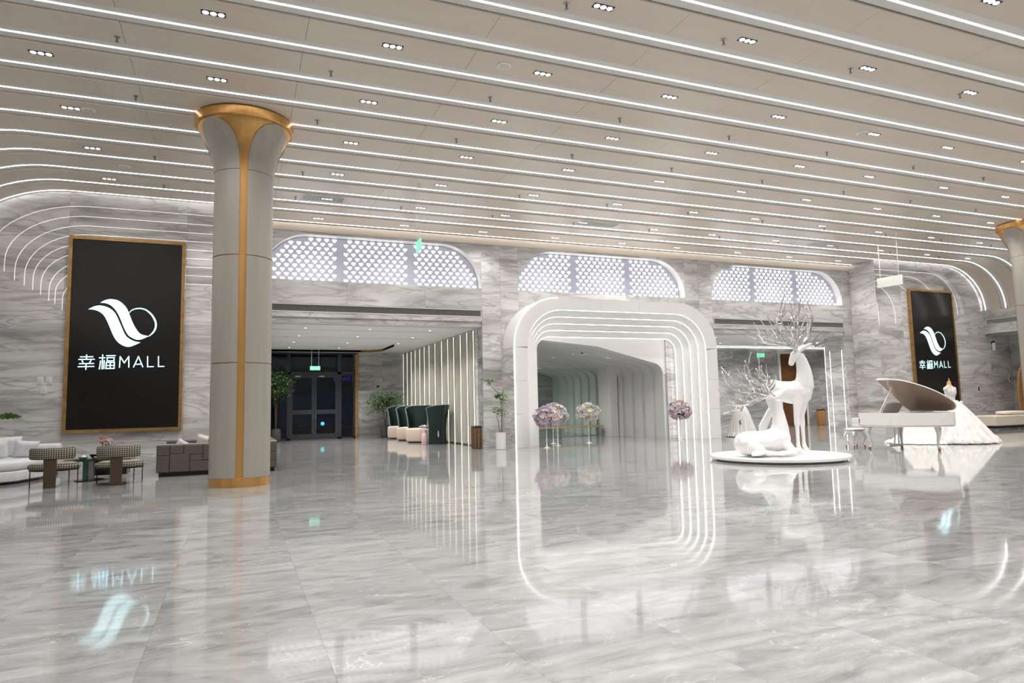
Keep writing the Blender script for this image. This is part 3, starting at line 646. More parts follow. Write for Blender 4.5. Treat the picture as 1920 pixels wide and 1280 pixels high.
def screen(name, label, cx, width):
    t = thing(name, label, 'screen', (cx, YS-0.001, 0), group='advertising screens')
    hw, z0, z1, fw = width/2, 0.98, 6.29, 0.085
    fg = G(); fg.box(-hw, -hw+fw, -0.13, 0, z0, z1); fg.box(hw-fw, hw, -0.13, 0, z0, z1); fg.box(-hw+fw, hw-fw, -0.13, 0, z0, z0+fw); fg.box(-hw+fw, hw-fw, -0.13, 0, z1-fw, z1)
    fg.obj('frame', 'bronze_frame', t)
    d = B(-hw+fw, hw-fw, -0.10, 0, z0+fw, z1-fw).obj('display', 'screen_black', t)
    for A in (SW_A, SW_B, RING):
        a, b = [[logo_xy(p) for p in smooth_line(e, False)] for e in A]; g = G()
        n = len(a); g.add([(x, -0.104, z) for x, z in a]+[(x, -0.104, z) for x, z in b], [(i, i+n, i+n+1, i+1) for i in range(n-1)])
        g.obj('logo_ribbon' if A is not RING else 'logo_ring', 'logo_glow', d)
    for gl_ in GLYPHS:
        g = G()
        for s in gl_: stroke(g, [logo_xy(p) for p in s], 0.027, -0.104, -0.1)
        g.obj('letter', 'logo_glow', d)
screen('advertising_screen', 'large black screen with glowing ribbon logo above the lounge at left', -2.80, 2.83)
screen('advertising_screen', 'large black screen with glowing ribbon logo behind the white piano', 29.48, 2.90)

# thin white inlays, brightness painted in by emission, following the curve of the ceiling on the screen walls
LZ = [7.15, 6.87, 6.61, 6.36, 6.11, 5.86, 5.61, 5.36, 5.11]
LX = [-6.05, -5.66, -5.43, -5.21, -5.02, -4.84, -4.65, -4.51, -4.34]
LE = [5.3, 5.24, 5.01, 4.89, 4.78, 4.66, 4.50, 4.42, 4.26]
for zt, x, ze in zip(LZ, LX, LE):
    zc_ = ze+0.30; rx = -3.75-x
    pts = [(x, YS-0.001, ze)] + [(x+rx-rx*math.cos(PI/2*i/12), YS-0.001, zc_+(zt-zc_)*math.sin(PI/2*i/12)) for i in range(13)] + [(XL0, YS-0.001, zt)]
    G().tube(pts, 0.006, 5).obj('inlay_line', 'inlay_glow', wl)
for xv, zt, ze in ((31.36, 7.10, 5.19), (29.95, 6.86, 5.1), (28.62, 6.58, 4.9), (27.21, 6.33, 4.71), (26.17, 5.62, 4.59)):
    rx = min(1.75, xv-XR0); rz2 = zt-ze-0.25
    pts = [(XR0+0.002, YS-0.001, zt)] + [(xv-rx+rx*math.sin(PI/2*i/12), YS-0.001, zt-rz2+rz2*math.cos(PI/2*i/12)) for i in range(13)] + [(xv, YS-0.001, ze)]
    G().tube(pts, 0.008, 5).obj('inlay_line', 'inlay_glow', wr)

# ------------------------------------------------------------------ two columns with flared heads
def col_r(z):
    P = [(0, 0.56), (6.15, 0.56), (6.45, 0.585), (6.75, 0.66), (7.0, 0.77), (7.2, 0.88), (7.32, 0.94), (7.5, 0.96)]
    for (a, ra), (b, rb) in zip(P[:-1], P[1:]):
        if z <= b: return lerp(ra, rb, (z-a)/(b-a))
    return P[-1][1]
def col_gap(z):
    P = [(0, 0.125), (6.3, 0.125), (6.6, 0.145), (6.85, 0.20), (7.05, 0.30), (7.17, 0.42), (7.24, 0.56), (7.27, 0.68)]
    for (a, ra), (b, rb) in zip(P[:-1], P[1:]):
        if z <= b: return lerp(ra, rb, (z-a)/(b-a))
    return P[-1][1]
def column(label, x, y, face):
    t = thing('column', label, 'column', (x, y, 0), group='flared columns')
    zs = [0.0]+[6.1+i*0.1 for i in range(14)]
    G().lathe([(col_r(z)-0.012, z) for z in [0.0, 6.1, 6.3, 6.45, 6.6, 6.75, 6.9, 7.0, 7.1, 7.2, 7.3, 7.44]], 40).obj('core', 'gold', t, smooth=40)
    G().lathe([(0.575, 0), (0.575, 0.17), (0.567, 0.175)], 40).obj('base_ring', 'gold', t, smooth=40)
    G().lathe([(0.945, 7.29), (0.965, 7.31), (0.975, 7.46), (0.96, 7.48)], 48).obj('head_ring', 'gold', t, smooth=40)
    tiers = [(0.175, 2.40), (2.42, 4.55), (4.57, 6.30), (6.31, 7.27)]
    for q in range(4):
        a0, a1 = face+q*PI/2, face+(q+1)*PI/2
        for zi, (z0, z1) in enumerate(tiers):
            zz = [z0, z1] if zi < 3 else [z0+(z1-z0)*i/12 for i in range(13)]
            if zi == 2: zz = [z0, 6.1, z1]
            R, n = [], 12
            for z in zz:
                gp_ = col_gap(z); rr_ = col_r(z)+0.016
                R.append([(rr_*math.cos(lerp(a0+gp_, a1-gp_, j/n)), rr_*math.sin(lerp(a0+gp_, a1-gp_, j/n)), z) for j in range(n+1)])
            g = G(); g.rings(R, closed=False)
            Ri = [[(px*(1-0.03/math.hypot(px, py)), py*(1-0.03/math.hypot(px, py)), pz) for px, py, pz in r_] for r_ in R]
            m = n+1
            for e0, e1, rev in ((R[0], Ri[0], 1), (R[-1], Ri[-1], 0)):
                g.add(e0+e1, [(i, i+1, i+1+m, i+m) for i in range(m-1)])
            for j in (0, n): g.add([r_[j] for r_ in R]+[r_[j] for r_ in Ri], [(i, i+1, i+1+len(R), i+len(R)) for i in range(len(R)-1)])
            g.obj('cladding_panel', 'greige_panel', t, smooth=35)
column('tall greige column with gold seams and flared head beside the left screen', 0.1, 14.75, -PI/2-0.02)
column('flared greige column cut off by the right edge of the photo', 26.06, 14.75, -PI/2-0.9)

# ------------------------------------------------------------------ ceiling fixtures
def hidden_by_column(s): return 372 < s[0] < 552 and s[1] > 205
XT = [-3.1, -0.4, 2.35, 5.12, 7.9, 10.7, 13.53, 16.03, 19.03, 21.8, 24.6, 27.4, 30.0]
def lamp_data(name, watts, cone, col=(1.0, 0.98, 0.955), blend=1.0, size=0.06):
    d = bpy.data.lights.new(name, 'SPOT'); d.energy = watts; d.color = col; d.spot_size = cone; d.spot_blend = blend; d.shadow_soft_size = size; return d
def add_lamp(parent, data, loc):
    o = bpy.data.objects.new('beam', data); C.objects.link(o); o.parent = parent; o.location = loc; return o
hall_beam = lamp_data('hall_beam', SPOT_W, math.radians(122)); wall_beam = lamp_data('wall_beam', SPOT_W*0.75, math.radians(122))
proto = None
for ri, r in enumerate(range(12, -9, -2)):
    y = STRIP0+PITCHY*(r+0.5) if r < 12 else 21.65
    ci = 0
    for x in XT:
        if r == 12 and not (XL0+0.3 < x < XR0-0.3): continue
        s = on_screen((x, y, H)); out = not s or not (-10 < s[0] < 1930 and -6 < s[1])
        if out:
            lab = 'triple recessed downlight on the ceiling outside the photo'
            if s and r > -3: lab = 'triple recessed downlight just past the right edge of the photo' if s[0] > 960 else 'triple recessed downlight just past the left edge of the photo'
        elif hidden_by_column(s): lab = 'triple recessed downlight hidden behind the left column'
        else:
            ci += 1; lab = 'triple recessed downlight, %s ceiling row from the arched wall, %s from left' % (ORD[ri+1], ORD[ci])
        if proto is None:
            proto = t = thing('triple_downlight', lab, 'downlight', (x, y, H), group='triple downlights')
            B(-0.175, 0.175, -0.062, 0.062, -0.006, 0.03).obj('housing', 'black_metal', t)
            for dx in (-0.11, 0, 0.11): G().lathe([(0.046, -0.010), (0.046, 0.0)], 14, (dx, 0, 0)).obj('lens', 'spot_lens', t)
            add_lamp(t, wall_beam, (0, 0, -0.05))
        else:
            q = dup(proto, (x, y, H), 0, lab)
            for ch in q.children:
                if ch.type == 'LIGHT': ch.data = wall_beam if r == 12 else hall_beam
niche_beam = lamp_data('niche_beam', 250, math.radians(130)); passage_beam = lamp_data('passage_beam', 150, math.radians(150)); proto = None
for nm, xs, ys, z in (('the left entrance niche', (2.2, 4.4, 6.6), (24.0, 26.6, 29.2, 31.8), HEAD), ('the white passage', (12.6, 14.2), (24.2, 26.0, 28.5, 31), 3.45), ('the right niche', (19.8, 22.0, 24.2, 27.5, 30.5), (24.2, 26.6), HEAD)):
    for j, y in enumerate(ys):
        for i, x in enumerate(xs):
            lab = 'small round downlight in %s, %s row back, %s from left' % (nm, ORD[j+1], ORD[i+1])
            if proto is None:
                proto = t = thing('niche_downlight', lab, 'downlight', (x, y, z), group='small niche downlights')
                G().lathe([(0.06, 0), (0.06, -0.008), (0.045, -0.01)], 16).obj('trim_ring', 'steel', t, smooth=40); G().lathe([(0.042, -0.011), (0.03, -0.012)], 14).obj('lens', 'spot_lens', t)
                add_lamp(t, niche_beam, (0, 0, -0.05))
            else:
                q = dup(proto, (x, y, z), 0, lab)
                if nm == 'the white passage':
                    for ch in q.children:
                        if ch.type == 'LIGHT': ch.data = passage_beam
XSP = [-5.05+3.2, 1.5, 4.55, 7.5, 10.4, 13.4, 16.45, 19.25, 22.3, 25.3, 28.3]
proto = None
for ri, r in enumerate((10, 8, 5, 3, 0)):
    y = STRIP0+PITCHY*(r+0.5)+0.12; ci = 0
    for x in XSP:
        s = on_screen((x, y, H))
        if not s or not (0 < s[0] < 1920 and 0 < s[1]) or hidden_by_column(s): continue
        ci += 1; lab = 'small ceiling sprinkler head, %s sprinkler row from the arches, %s from left' % (ORD[ri+1], ORD[ci])
        if proto is None:
            proto = t = thing('sprinkler', lab, 'sprinkler', (x, y, H), group='ceiling sprinklers')
            G().lathe([(0.045, 0), (0.045, -0.012), (0.03, -0.016)], 12).obj('escutcheon', 'steel', t, smooth=40)
            G().lathe([(0.014, -0.012), (0.014, -0.06), (0.008, -0.07), (0.008, -0.08)], 8).obj('stem', 'grille_grey', t); G().lathe([(0.03, -0.08), (0.03, -0.086)], 10).obj('deflector', 'grille_grey', t)
        else: dup(proto, (x, y, H), 0, lab)
for x, y, lab in ((-2.8, 15.1, 'round white ceiling speaker left of the flared column'), (-2.6, 18.4, 'round white ceiling speaker above the left screen'), (4.35, 10.66, 'round white ceiling speaker near top centre of the photo'), (13.2, 10.72, 'round white ceiling speaker at upper right of the photo')):
    t = thing('ceiling_speaker', lab, 'speaker', (x, y, H), group='round ceiling speakers')
    G().lathe([(0.13, 0), (0.13, -0.01), (0.11, -0.018)], 24).obj('rim', 'offwhite_ceiling', t, smooth=40); G().lathe([(0.10, -0.012), (0.09, -0.024)], 20).obj('cone_cover', 'ceiling_beige', t, smooth=40)
for x0, x1, lab in ((1.66, 2.85, 'slatted ceiling vent right of the flared column'), (10.52, 12.0, 'slatted ceiling vent above the white portal'), (20.75, 22.25, 'slatted ceiling vent near the hanging white sign at right')):
    t = thing('ceiling_vent', lab, 'vent', ((x0+x1)/2, 19.53, H), group='ceiling vents'); hw = (x1-x0)/2
    fg = G(); fg.box(-hw, hw, -0.28, -0.24, -0.008, 0.02); fg.box(-hw, hw, 0.24, 0.28, -0.008, 0.02); fg.box(-hw, -hw+0.04, -0.24, 0.24, -0.008, 0.02); fg.box(hw-0.04, hw, -0.24, 0.24, -0.008, 0.02); fg.obj('frame', 'grille_frame', t)
    B(-hw+0.04, hw-0.04, -0.24, 0.24, -0.002, 0.01).obj('void', 'key_black', t); sl = None; x = -hw+0.06
    while x < hw-0.07:
        if sl is None: sl = B(0, 0.022, -0.24, 0.24, -0.014, -0.002).obj('slat', 'grille_frame', t); sl.location = (x, 0, 0)
        else: link_copy(sl, t, (x, 0, 0))
        x += 0.052
def hanging_sign(label, loc, rz, rod, mat, w=0.42, h=0.17, gap=0.3, face=None):
    t = thing('exit_sign', label, 'sign', loc, rz, group='hanging signs')
    B(-w/2, w/2, -0.02, 0.02, 0, h).obj('sign_box', mat, t)
    for sx in (-1, 1): G().tube([(sx*gap/2, 0, h), (sx*gap/2, 0, h+rod)], 0.009, 6).obj('rod', 'switch_white', t)
    if face:
        for sx, ww in ((-0.12, 0.10), (0.02, 0.06), (0.12, 0.05)): B(sx-ww/2, sx+ww/2, -0.022, -0.02, h*0.3, h*0.7).obj('pictogram', face, t)
    return t
hanging_sign('green exit sign hanging in front of the dark glass doors', (3.15, 30, 3.14), 0, HEAD-3.31, 'exit_green', face='exit_white')
hanging_sign('narrow green exit sign seen edge-on before the left arched window', (4.4, 17.0, 5.55), PI/2-0.05, H-5.9, 'exit_green', w=0.5, h=0.28, gap=0.36)
hanging_sign('white blank sign panel hanging on two rods at right', (22.2, 17.33, 5.5), PI/2+0.12, H-5.86, 'exit_white', w=0.95, h=0.36, gap=0.7)
hanging_sign('tiny sign hanging inside the white portal passage', (13.3, 24.5, 3.45), 0, 0.3, 'exit_white', w=0.3, h=0.16, gap=0.2, face='black_metal')
hanging_sign('small green exit sign on the marble of the right niche', (23.2, 25.2, 3.48), 0, HEAD-3.65, 'exit_green', face='exit_white', w=0.42)

# ------------------------------------------------------------------ deer sculpture on a white disc
disc = thing('sculpture_base', 'round white floating plinth under the two deer', 'plinth', (12.35, 13.0, 0))
G().lathe([(1.45, 0.0), (1.45, 0.045)], 64).obj('recessed_foot', 'grille_frame', disc); G().lathe([(1.585, 0.045), (1.61, 0.055), (1.61, 0.112), (1.60, 0.12)], 96).obj('slab', 'sculpture_white', disc, smooth=30)
DZ = 0.12
def loft(g, pts, n=14, fat=1.12):           # pts: (x, y, z, r_along_up, r_side); an elliptical tube along a path
    P = [Vector(p[:3]) for p in pts]; k = len(P); R = []; prev = None
    for i, p in enumerate(P):
        t = (P[min(i+1, k-1)]-P[max(i-1, 0)]).normalized(); s = Vector((0, 1, 0)); s = (s-t*s.dot(t)).normalized(); u = t.cross(s)
        R.append([p+u*fat*pts[i][3]*math.cos(2*PI*j/n)+s*fat*pts[i][4]*math.sin(2*PI*j/n) for j in range(n)])
    g.rings(R)
def sculpt(name, g, mat, parent, voxel=0.016, it=4):
    o = g.obj(name, mat, parent)
    m = o.modifiers.new('blend', 'REMESH'); m.mode = 'VOXEL'; m.voxel_size = voxel; m.use_smooth_shade = True
    m = o.modifiers.new('soften', 'SMOOTH'); m.iterations = it; m.factor = 0.5
    return o
def twig(g, start, path, r0, r1, n=6):
    pts = [Vector(start)]+[Vector(p) for p in path]; P2 = []
    for i in range(len(pts)-1):
        p0, p1, p2, p3 = pts[max(i-1, 0)], pts[i], pts[i+1], pts[min(i+2, len(pts)-1)]
        for s in range(4):
            t = s/4; P2.append(0.5*((2*p1)+(p2-p0)*t+(2*p0-5*p1+4*p2-p3)*t*t+(3*p1-p0-3*p2+p3)*t**3))
    P2.append(pts[-1]); k = len(P2); g.tube(P2, [lerp(r0, r1, i/(k-1)) for i in range(k)], n); return P2
def antler(parent, name, beams, seed):
    rnd = random.Random(seed); g = G()
    for start, path, r0 in beams:
        P2 = twig(g, start, path, r0*1.55, 0.016)
        for i in range(3, len(P2)-1, 2):
            d = (P2[i+1]-P2[i-1]).normalized(); side = Vector((rnd.uniform(-1, 1), rnd.uniform(-1, 1), rnd.uniform(-0.1, 1))); side = (side-d*side.dot(d)).normalized()
            L = rnd.uniform(0.16, 0.42); b = P2[i]; e1 = b+side*L*0.5+d*L*0.35; e2 = e1+side*L*0.3+d*L*0.5+Vector((0, 0, 0.08))
            twig(g, b, [e1, e2], 0.019, 0.009, 5)
            if rnd.random() < 0.6: twig(g, e1, [e1+Vector((rnd.uniform(-.1, .1), rnd.uniform(-.1, .1), rnd.uniform(0.02, .14)))], 0.014, 0.008, 5)
            if rnd.random() < 0.45: g.ball(e2, rnd.uniform(0.018, 0.03), 6, 4)
    g.obj(name, 'antler_silver', parent, smooth=60)
deer1 = thing('deer_sculpture', 'standing white deer sculpture with silver antlers turning its head back', 'deer sculpture', (12.35, 13.0, DZ+0.03), -YAW, group='white deer sculptures')
g = G()
loft(g, [(-0.16, 0.12, 1.45, 0.06, 0.05), (-0.14, 0.12, 1.52, 0.20, 0.15), (-0.02, 0.12, 1.55, 0.235, 0.19), (0.18, 0.10, 1.51, 0.225, 0.20), (0.42, 0.06, 1.47, 0.25, 0.21), (0.62, 0.02, 1.48, 0.28, 0.21), (0.78, 0.0, 1.52, 0.23, 0.17), (0.88, 0, 1.56, 0.10, 0.08)])
loft(g, [(0.62, 0.0, 1.46, 0.22, 0.16), (0.735, -0.02, 1.66, 0.215, 0.165), (0.745, -0.03, 1.86, 0.18, 0.14), (0.725, -0.04, 2.06, 0.15, 0.12), (0.68, -0.05, 2.26, 0.122, 0.10), (0.63, -0.06, 2.40, 0.09, 0.085)])
loft(g, [(0.66, -0.05, 2.42, 0.05, 0.05), (0.60, -0.06, 2.425, 0.105, 0.095), (0.52, -0.08, 2.385, 0.108, 0.095), (0.455, -0.10, 2.30, 0.082, 0.075), (0.415, -0.11, 2.22, 0.066, 0.062), (0.39, -0.12, 2.16, 0.058, 0.056), (0.38, -0.12, 2.13, 0.03, 0.03)])
for sy in (-0.14, 0.03): loft(g, [(0.60, sy, 2.46, 0.03, 0.03), (0.70, sy*1.6, 2.56, 0.05, 0.028), (0.80, sy*2.0, 2.63, 0.035, 0.02), (0.87, sy*2.2, 2.66, 0.01, 0.01)])
for hx, hy, fx in ((0.45, -0.12, 0.0), (0.66, 0.08, 0.03)):
    loft(g, [(hx+0.08, hy*0.7, 1.42, 0.15, 0.10), (hx+0.04, hy, 1.15, 0.095, 0.075), (hx, hy, 0.90, 0.062, 0.055), (hx+fx*0.2, hy, 0.72, 0.062, 0.054), (hx+fx*0.3, hy, 0.60, 0.044, 0.04), (hx+fx*0.5, hy, 0.28, 0.036, 0.034), (hx+fx*0.6, hy, 0.16, 0.046, 0.042), (hx+fx+0.04, hy, 0.06, 0.056, 0.048), (hx+fx+0.06, hy, 0.0, 0.062, 0.05)])
for hx, hy, kx in ((-0.10, 0.02, -0.38), (0.0, 0.24, -0.20)):
    loft(g, [(hx+0.02, hy, 1.50, 0.17, 0.10), (hx+0.03, hy, 1.26, 0.135, 0.09), (hx+0.02, hy, 1.08, 0.09, 0.07), (lerp(hx, kx, 0.5), hy, 0.88, 0.062, 0.052), (kx, hy, 0.66, 0.056, 0.046), (kx-0.01, hy, 0.56, 0.046, 0.04), (kx+0.02, hy, 0.26, 0.036, 0.034), (kx+0.04, hy, 0.13, 0.044, 0.04), (kx+0.09, hy, 0.05, 0.054, 0.046), (kx+0.11, hy, 0.0, 0.06, 0.05)])
loft(g, [(-0.20, 0.12, 1.60, 0.04, 0.04), (-0.27, 0.12, 1.50, 0.045, 0.03), (-0.28, 0.12, 1.38, 0.012, 0.012)])
sculpt('body', g, 'sculpture_white', deer1)
antler(deer1, 'antlers', [
    ((0.55, -0.13, 2.48), [(0.42, -0.25, 2.62), (0.15, -0.35, 2.72), (0.02, -0.35, 3.0), (0.03, -0.3, 3.25), (0.18, -0.22, 3.45)], 0.03),
    ((0.55, -0.13, 2.48), [(0.35, -0.3, 2.60), (0.0, -0.5, 2.62), (-0.35, -0.6, 2.66), (-0.62, -0.6, 2.70)], 0.026),
    ((0.52, -0.13, 2.5), [(0.30, -0.2, 2.66), (-0.1, -0.3, 2.76), (-0.5, -0.35, 2.88)], 0.022),
    ((0.60, 0.03, 2.50), [(0.68, 0.12, 2.65), (0.72, 0.2, 2.95), (0.68, 0.2, 3.25), (0.58, 0.15, 3.48)], 0.03),
    ((0.60, 0.03, 2.50), [(0.72, 0.15, 2.70), (0.80, 0.3, 3.0), (0.85, 0.4, 3.35), (0.94, 0.4, 3.68)], 0.026),
    ((0.62, 0.03, 2.50), [(0.80, 0.2, 2.66), (1.02, 0.3, 2.86), (1.12, 0.3, 3.10), (1.16, 0.25, 3.36), (1.08, 0.2, 3.42)], 0.028),
    ((0.60, 0.03, 2.5), [(0.80, 0.1, 2.60), (0.98, 0.0, 2.62), (1.05, -0.05, 2.58)], 0.02),
    ((0.58, -0.05, 2.52), [(0.50, 0.05, 2.75), (0.44, 0.1, 3.0), (0.30, 0.1, 3.25), (0.32, 0.1, 3.42)], 0.02)], 3)
deer2 = thing('deer_sculpture', 'white deer sculpture lying down with silver antlers spread to the left', 'deer sculpture', (12.35-0.5*math.sin(YAW), 13.0-0.5*math.cos(YAW), DZ+0.045), -YAW, group='white deer sculptures')
g = G()
loft(g, [(-1.22, 0.0, 0.24, 0.06, 0.08), (-1.14, 0, 0.25, 0.20, 0.22), (-0.95, 0.0, 0.26, 0.26, 0.30), (-0.70, 0, 0.26, 0.265, 0.31), (-0.45, 0, 0.27, 0.26, 0.28), (-0.20, 0, 0.33, 0.29, 0.24), (-0.02, 0, 0.36, 0.25, 0.19), (0.08, 0, 0.36, 0.12, 0.10)])
loft(g, [(-0.16, 0, 0.42, 0.24, 0.18), (-0.11, 0.02, 0.68, 0.17, 0.15), (-0.12, 0.04, 0.92, 0.13, 0.115), (-0.14, 0.05, 1.12, 0.108, 0.10), (-0.15, 0.05, 1.27, 0.10, 0.095)])
loft(g, [(-0.26, 0.04, 1.27, 0.05, 0.05), (-0.20, 0.05, 1.32, 0.10, 0.09), (-0.11, 0.08, 1.385, 0.098, 0.088), (-0.02, 0.12, 1.44, 0.075, 0.068), (0.06, 0.16, 1.485, 0.058, 0.055), (0.12, 0.18, 1.51, 0.045, 0.045), (0.14, 0.19, 1.52, 0.02, 0.02)])
for sy in (-0.06, 0.14): loft(g, [(-0.24, sy, 1.32, 0.03, 0.03), (-0.32, sy*1.7, 1.36, 0.045, 0.025), (-0.40, sy*2, 1.37, 0.03, 0.018), (-0.46, sy*2.2, 1.36, 0.01, 0.01)])
loft(g, [(-0.95, -0.22, 0.22, 0.17, 0.12), (-0.78, -0.34, 0.13, 0.12, 0.09), (-0.62, -0.38, 0.07, 0.07, 0.06), (-0.80, -0.42, 0.05, 0.05, 0.05), (-0.98, -0.44, 0.045, 0.045, 0.045)])
loft(g, [(-0.62, -0.38, 0.06, 0.06, 0.055), (-0.40, -0.42, 0.045, 0.042, 0.042), (-0.22, -0.42, 0.04, 0.05, 0.045)])
loft(g, [(-0.10, -0.14, 0.24, 0.15, 0.10), (0.02, -0.24, 0.12, 0.09, 0.08), (0.10, -0.28, 0.07, 0.06, 0.055), (-0.10, -0.32, 0.05, 0.045, 0.045), (-0.28, -0.34, 0.045, 0.05, 0.045)])
loft(g, [(-0.05, 0.12, 0.24, 0.14, 0.10), (0.12, 0.16, 0.13, 0.08, 0.07), (0.28, 0.16, 0.08, 0.05, 0.05), (0.46, 0.14, 0.045, 0.045, 0.042)])
sculpt('body', g, 'sculpture_white', deer2)
antler(deer2, 'antlers', [
    ((-0.22, 0.0, 1.38), [(-0.40, -0.05, 1.42), (-0.75, -0.15, 1.30), (-1.05, -0.25, 1.18), (-1.35, -0.3, 1.20), (-1.60, -0.3, 1.30)], 0.03),
    ((-0.22, 0.0, 1.38), [(-0.50, -0.05, 1.48), (-0.90, -0.1, 1.48), (-1.20, -0.1, 1.56), (-1.40, -0.05, 1.74)], 0.028),
    ((-0.22, 0.0, 1.38), [(-0.42, 0.0, 1.50), (-0.80, 0.05, 1.62), (-1.20, 0.05, 1.76)], 0.024),
    ((-0.22, 0.1, 1.38), [(-0.36, 0.15, 1.55), (-0.58, 0.2, 1.72), (-0.78, 0.2, 1.84), (-0.68, 0.2, 1.95)], 0.026),
    ((-0.22, 0.1, 1.38), [(-0.32, 0.15, 1.60), (-0.42, 0.2, 1.80), (-0.48, 0.2, 1.98)], 0.026),
    ((-0.22, 0.1, 1.38), [(-0.24, 0.2, 1.55), (-0.20, 0.25, 1.72), (-0.28, 0.25, 1.84)], 0.022),
    ((-0.22, 0.0, 1.38), [(-0.45, -0.1, 1.40), (-0.70, -0.2, 1.46), (-0.92, -0.25, 1.40), (-1.10, -0.2, 1.02)], 0.022),
    ((-0.24, 0.05, 1.36), [(-0.42, 0.1, 1.34), (-0.62, 0.1, 1.24), (-0.82, 0.05, 1.16)], 0.022)], 5)

# ------------------------------------------------------------------ white grand piano, stool, gown
piano = thing('grand_piano', 'white grand piano with raised lid in front of the right screen', 'piano', (16.49, 14.18, 0), -PI/2)
out_ = [(0.0, 0.0), (0.84, 0.0), (1.04, 0.03), (1.26, 0.12), (1.48, 0.27), (1.68, 0.46), (1.85, 0.70), (1.95, 0.95), (1.97, 1.15), (1.89, 1.34), (1.74, 1.46), (1.54, 1.5), (0.0, 1.5)]
ol = smooth_line(out_[1:-1], False, 3); plan = [(0, 0)]+ol+[(0, 1.5)]
inner = [(max(x, 0.03) if x < 0.5 else 1.0+(x-1.0)*0.955, 0.75+(y-0.75)*0.93) for x, y in plan]
n = len(plan); g = G()
for zz in ((0.68, 1.02),):
    g.add([(x, y, zz[0]) for x, y in plan]+[(x, y, zz[1]) for x, y in plan], [(i, (i+1) % n, (i+1) % n+n, i+n) for i in range(n)])
    g.add([(x, y, zz[1]) for x, y in inner]+[(x, y, 0.86) for x, y in inner], [(i+n, (i+1) % n+n, (i+1) % n, i) for i in range(n)])
    g.add([(x, y, zz[1]) for x, y in plan]+[(x, y, zz[1]) for x, y in inner], [(i, (i+1) % n, (i+1) % n+n, i+n) for i in range(n)])
g.obj('rim', 'piano_white', piano, smooth=35)
G().plate(inner, 0.66, 0.86).obj('soundboard', 'piano_plate', piano)
G().plate([(x*0.985+0.01, 0.75+(y-0.75)*0.985) for x, y in plan], 0.64, 0.68).obj('rim_moulding', 'piano_white', piano)
B(-0.26, 0.05, 0.0, 1.5, 0.62, 0.72).obj('key_bed', 'piano_white', piano, bevel=0.015)
kb = B(-0.22, -0.05, 0.12, 1.38, 0.72, 0.745).obj('keyboard', 'exit_white', piano); kk = None
for i in range(35):
    if i % 7 in (2, 6): continue
    if kk is None: kk = B(-0.15, -0.05, 0, 0.018, 0.745, 0.757).obj('black_key', 'key_black', kb); kk.location = (0, 0.15+i*0.0345, 0)
    else: link_copy(kk, kb, (0, 0.15+i*0.0345, 0))
for y in (0.0, 1.42): B(-0.26, 0.05, y, y+0.08, 0.72, 0.88).obj('cheek_block', 'piano_white', piano, bevel=0.02)
B(0.0, 0.04, 0.08, 1.42, 0.72, 1.0).obj('fallboard', 'piano_white', piano)
lid_poly = [(0.42, -0.02)]+[(x+0.02, y) for x, y in ol if x > 0.5]+[(1.54, 1.52), (0.42, 1.52)]
LM = Matrix.Translation((0, 1.52, 1.03)) @ Matrix.Rotation(math.radians(-36), 4, 'X') @ Matrix.Translation((0, -1.52, 0))
G().plate(lid_poly, 0.008, 0.03).xf(LM).obj('lid', 'piano_white', piano); G().plate([(lerp(1.2, x, 0.975), lerp(0.75, y, 0.975)) for x, y in lid_poly], 0.0, 0.008).xf(LM).obj('lid_underside', 'lid_brown', piano)
FM = LM @ Matrix.Translation((0.44, 0, 0.045)) @ Matrix.Rotation(math.radians(4), 4, 'Y')
B(0.0, 0.42, -0.02, 1.52, 0, 0.022).xf(FM).obj('front_flap', 'piano_white', piano)
top_pt = LM @ Vector((0.72, 0.30, 0)); G().tube([(0.62, 0.06, 1.0), tuple(top_pt)], 0.013, 8).obj('prop_stick', 'piano_white', piano)
G().add([(0.40, 0.42, 1.0), (0.40, 1.08, 1.0), (0.58, 1.10, 1.27), (0.60, 0.75, 1.30), (0.58, 0.40, 1.27), (0.42, 0.42, 1.0), (0.42, 1.08, 1.0), (0.60, 1.10, 1.27), (0.62, 0.75, 1.30), (0.60, 0.40, 1.27)],
        [(0, 1, 2, 3, 4), (9, 8, 7, 6, 5), (0, 5, 6, 1), (1, 6, 7, 2), (2, 7, 8, 3), (3, 8, 9, 4), (4, 9, 5, 0)]).obj('music_desk', 'white_gloss', piano)
def cabriole(parent, x, y, top, dx, dy, mat, name='leg', r=1.0):
    g = G(); L = [(0.0, top, 0.085), (0.03, top*0.86, 0.08), (0.045, top*0.70, 0.062), (0.02, top*0.5, 0.044), (-0.01, top*0.3, 0.034), (-0.015, top*0.16, 0.032), (0.02, 0.075, 0.042)]
    g.tube([(x+dx*a, y+dy*a, z) for a, z, q in L], [q*r for a, z, q in L], 10); o = g.obj(name, mat, parent, smooth=50)
    G().lathe([(0.03*r, 0.0), (0.036*r, 0.02), (0.036*r, 0.06), (0.028*r, 0.075)], 10, (x+dx*0.02, y+dy*0.02, 0)).obj('caster', 'bronze_frame', o); return o
for x, y, dx, dy in ((0.24, 0.12, -1, -1), (0.24, 1.36, -1, 1), (1.66, 0.92, 1, -0.2)): cabriole(piano, x, y, 0.66, dx, dy, 'piano_white')
ly = G()
for sx in (-0.09, 0.09): ly.tube([(0.62, 0.72+sx*1.3, 0.66), (0.60, 0.72+sx*0.7, 0.40), (0.58, 0.72+sx, 0.14)], 0.018, 8)
ly.box(0.46, 0.62, 0.58, 0.86, 0.08, 0.14); lo = ly.obj('pedal_lyre', 'piano_white', piano, smooth=50)
for i in range(3): B(0.40, 0.50, 0.64+i*0.07, 0.67+i*0.07, 0.06, 0.075).obj('pedal', 'gold', lo)
stool = thing('piano_stool', 'small white piano stool with curved legs beside the keyboard', 'stool', (16.95, 14.74, 0), 0)
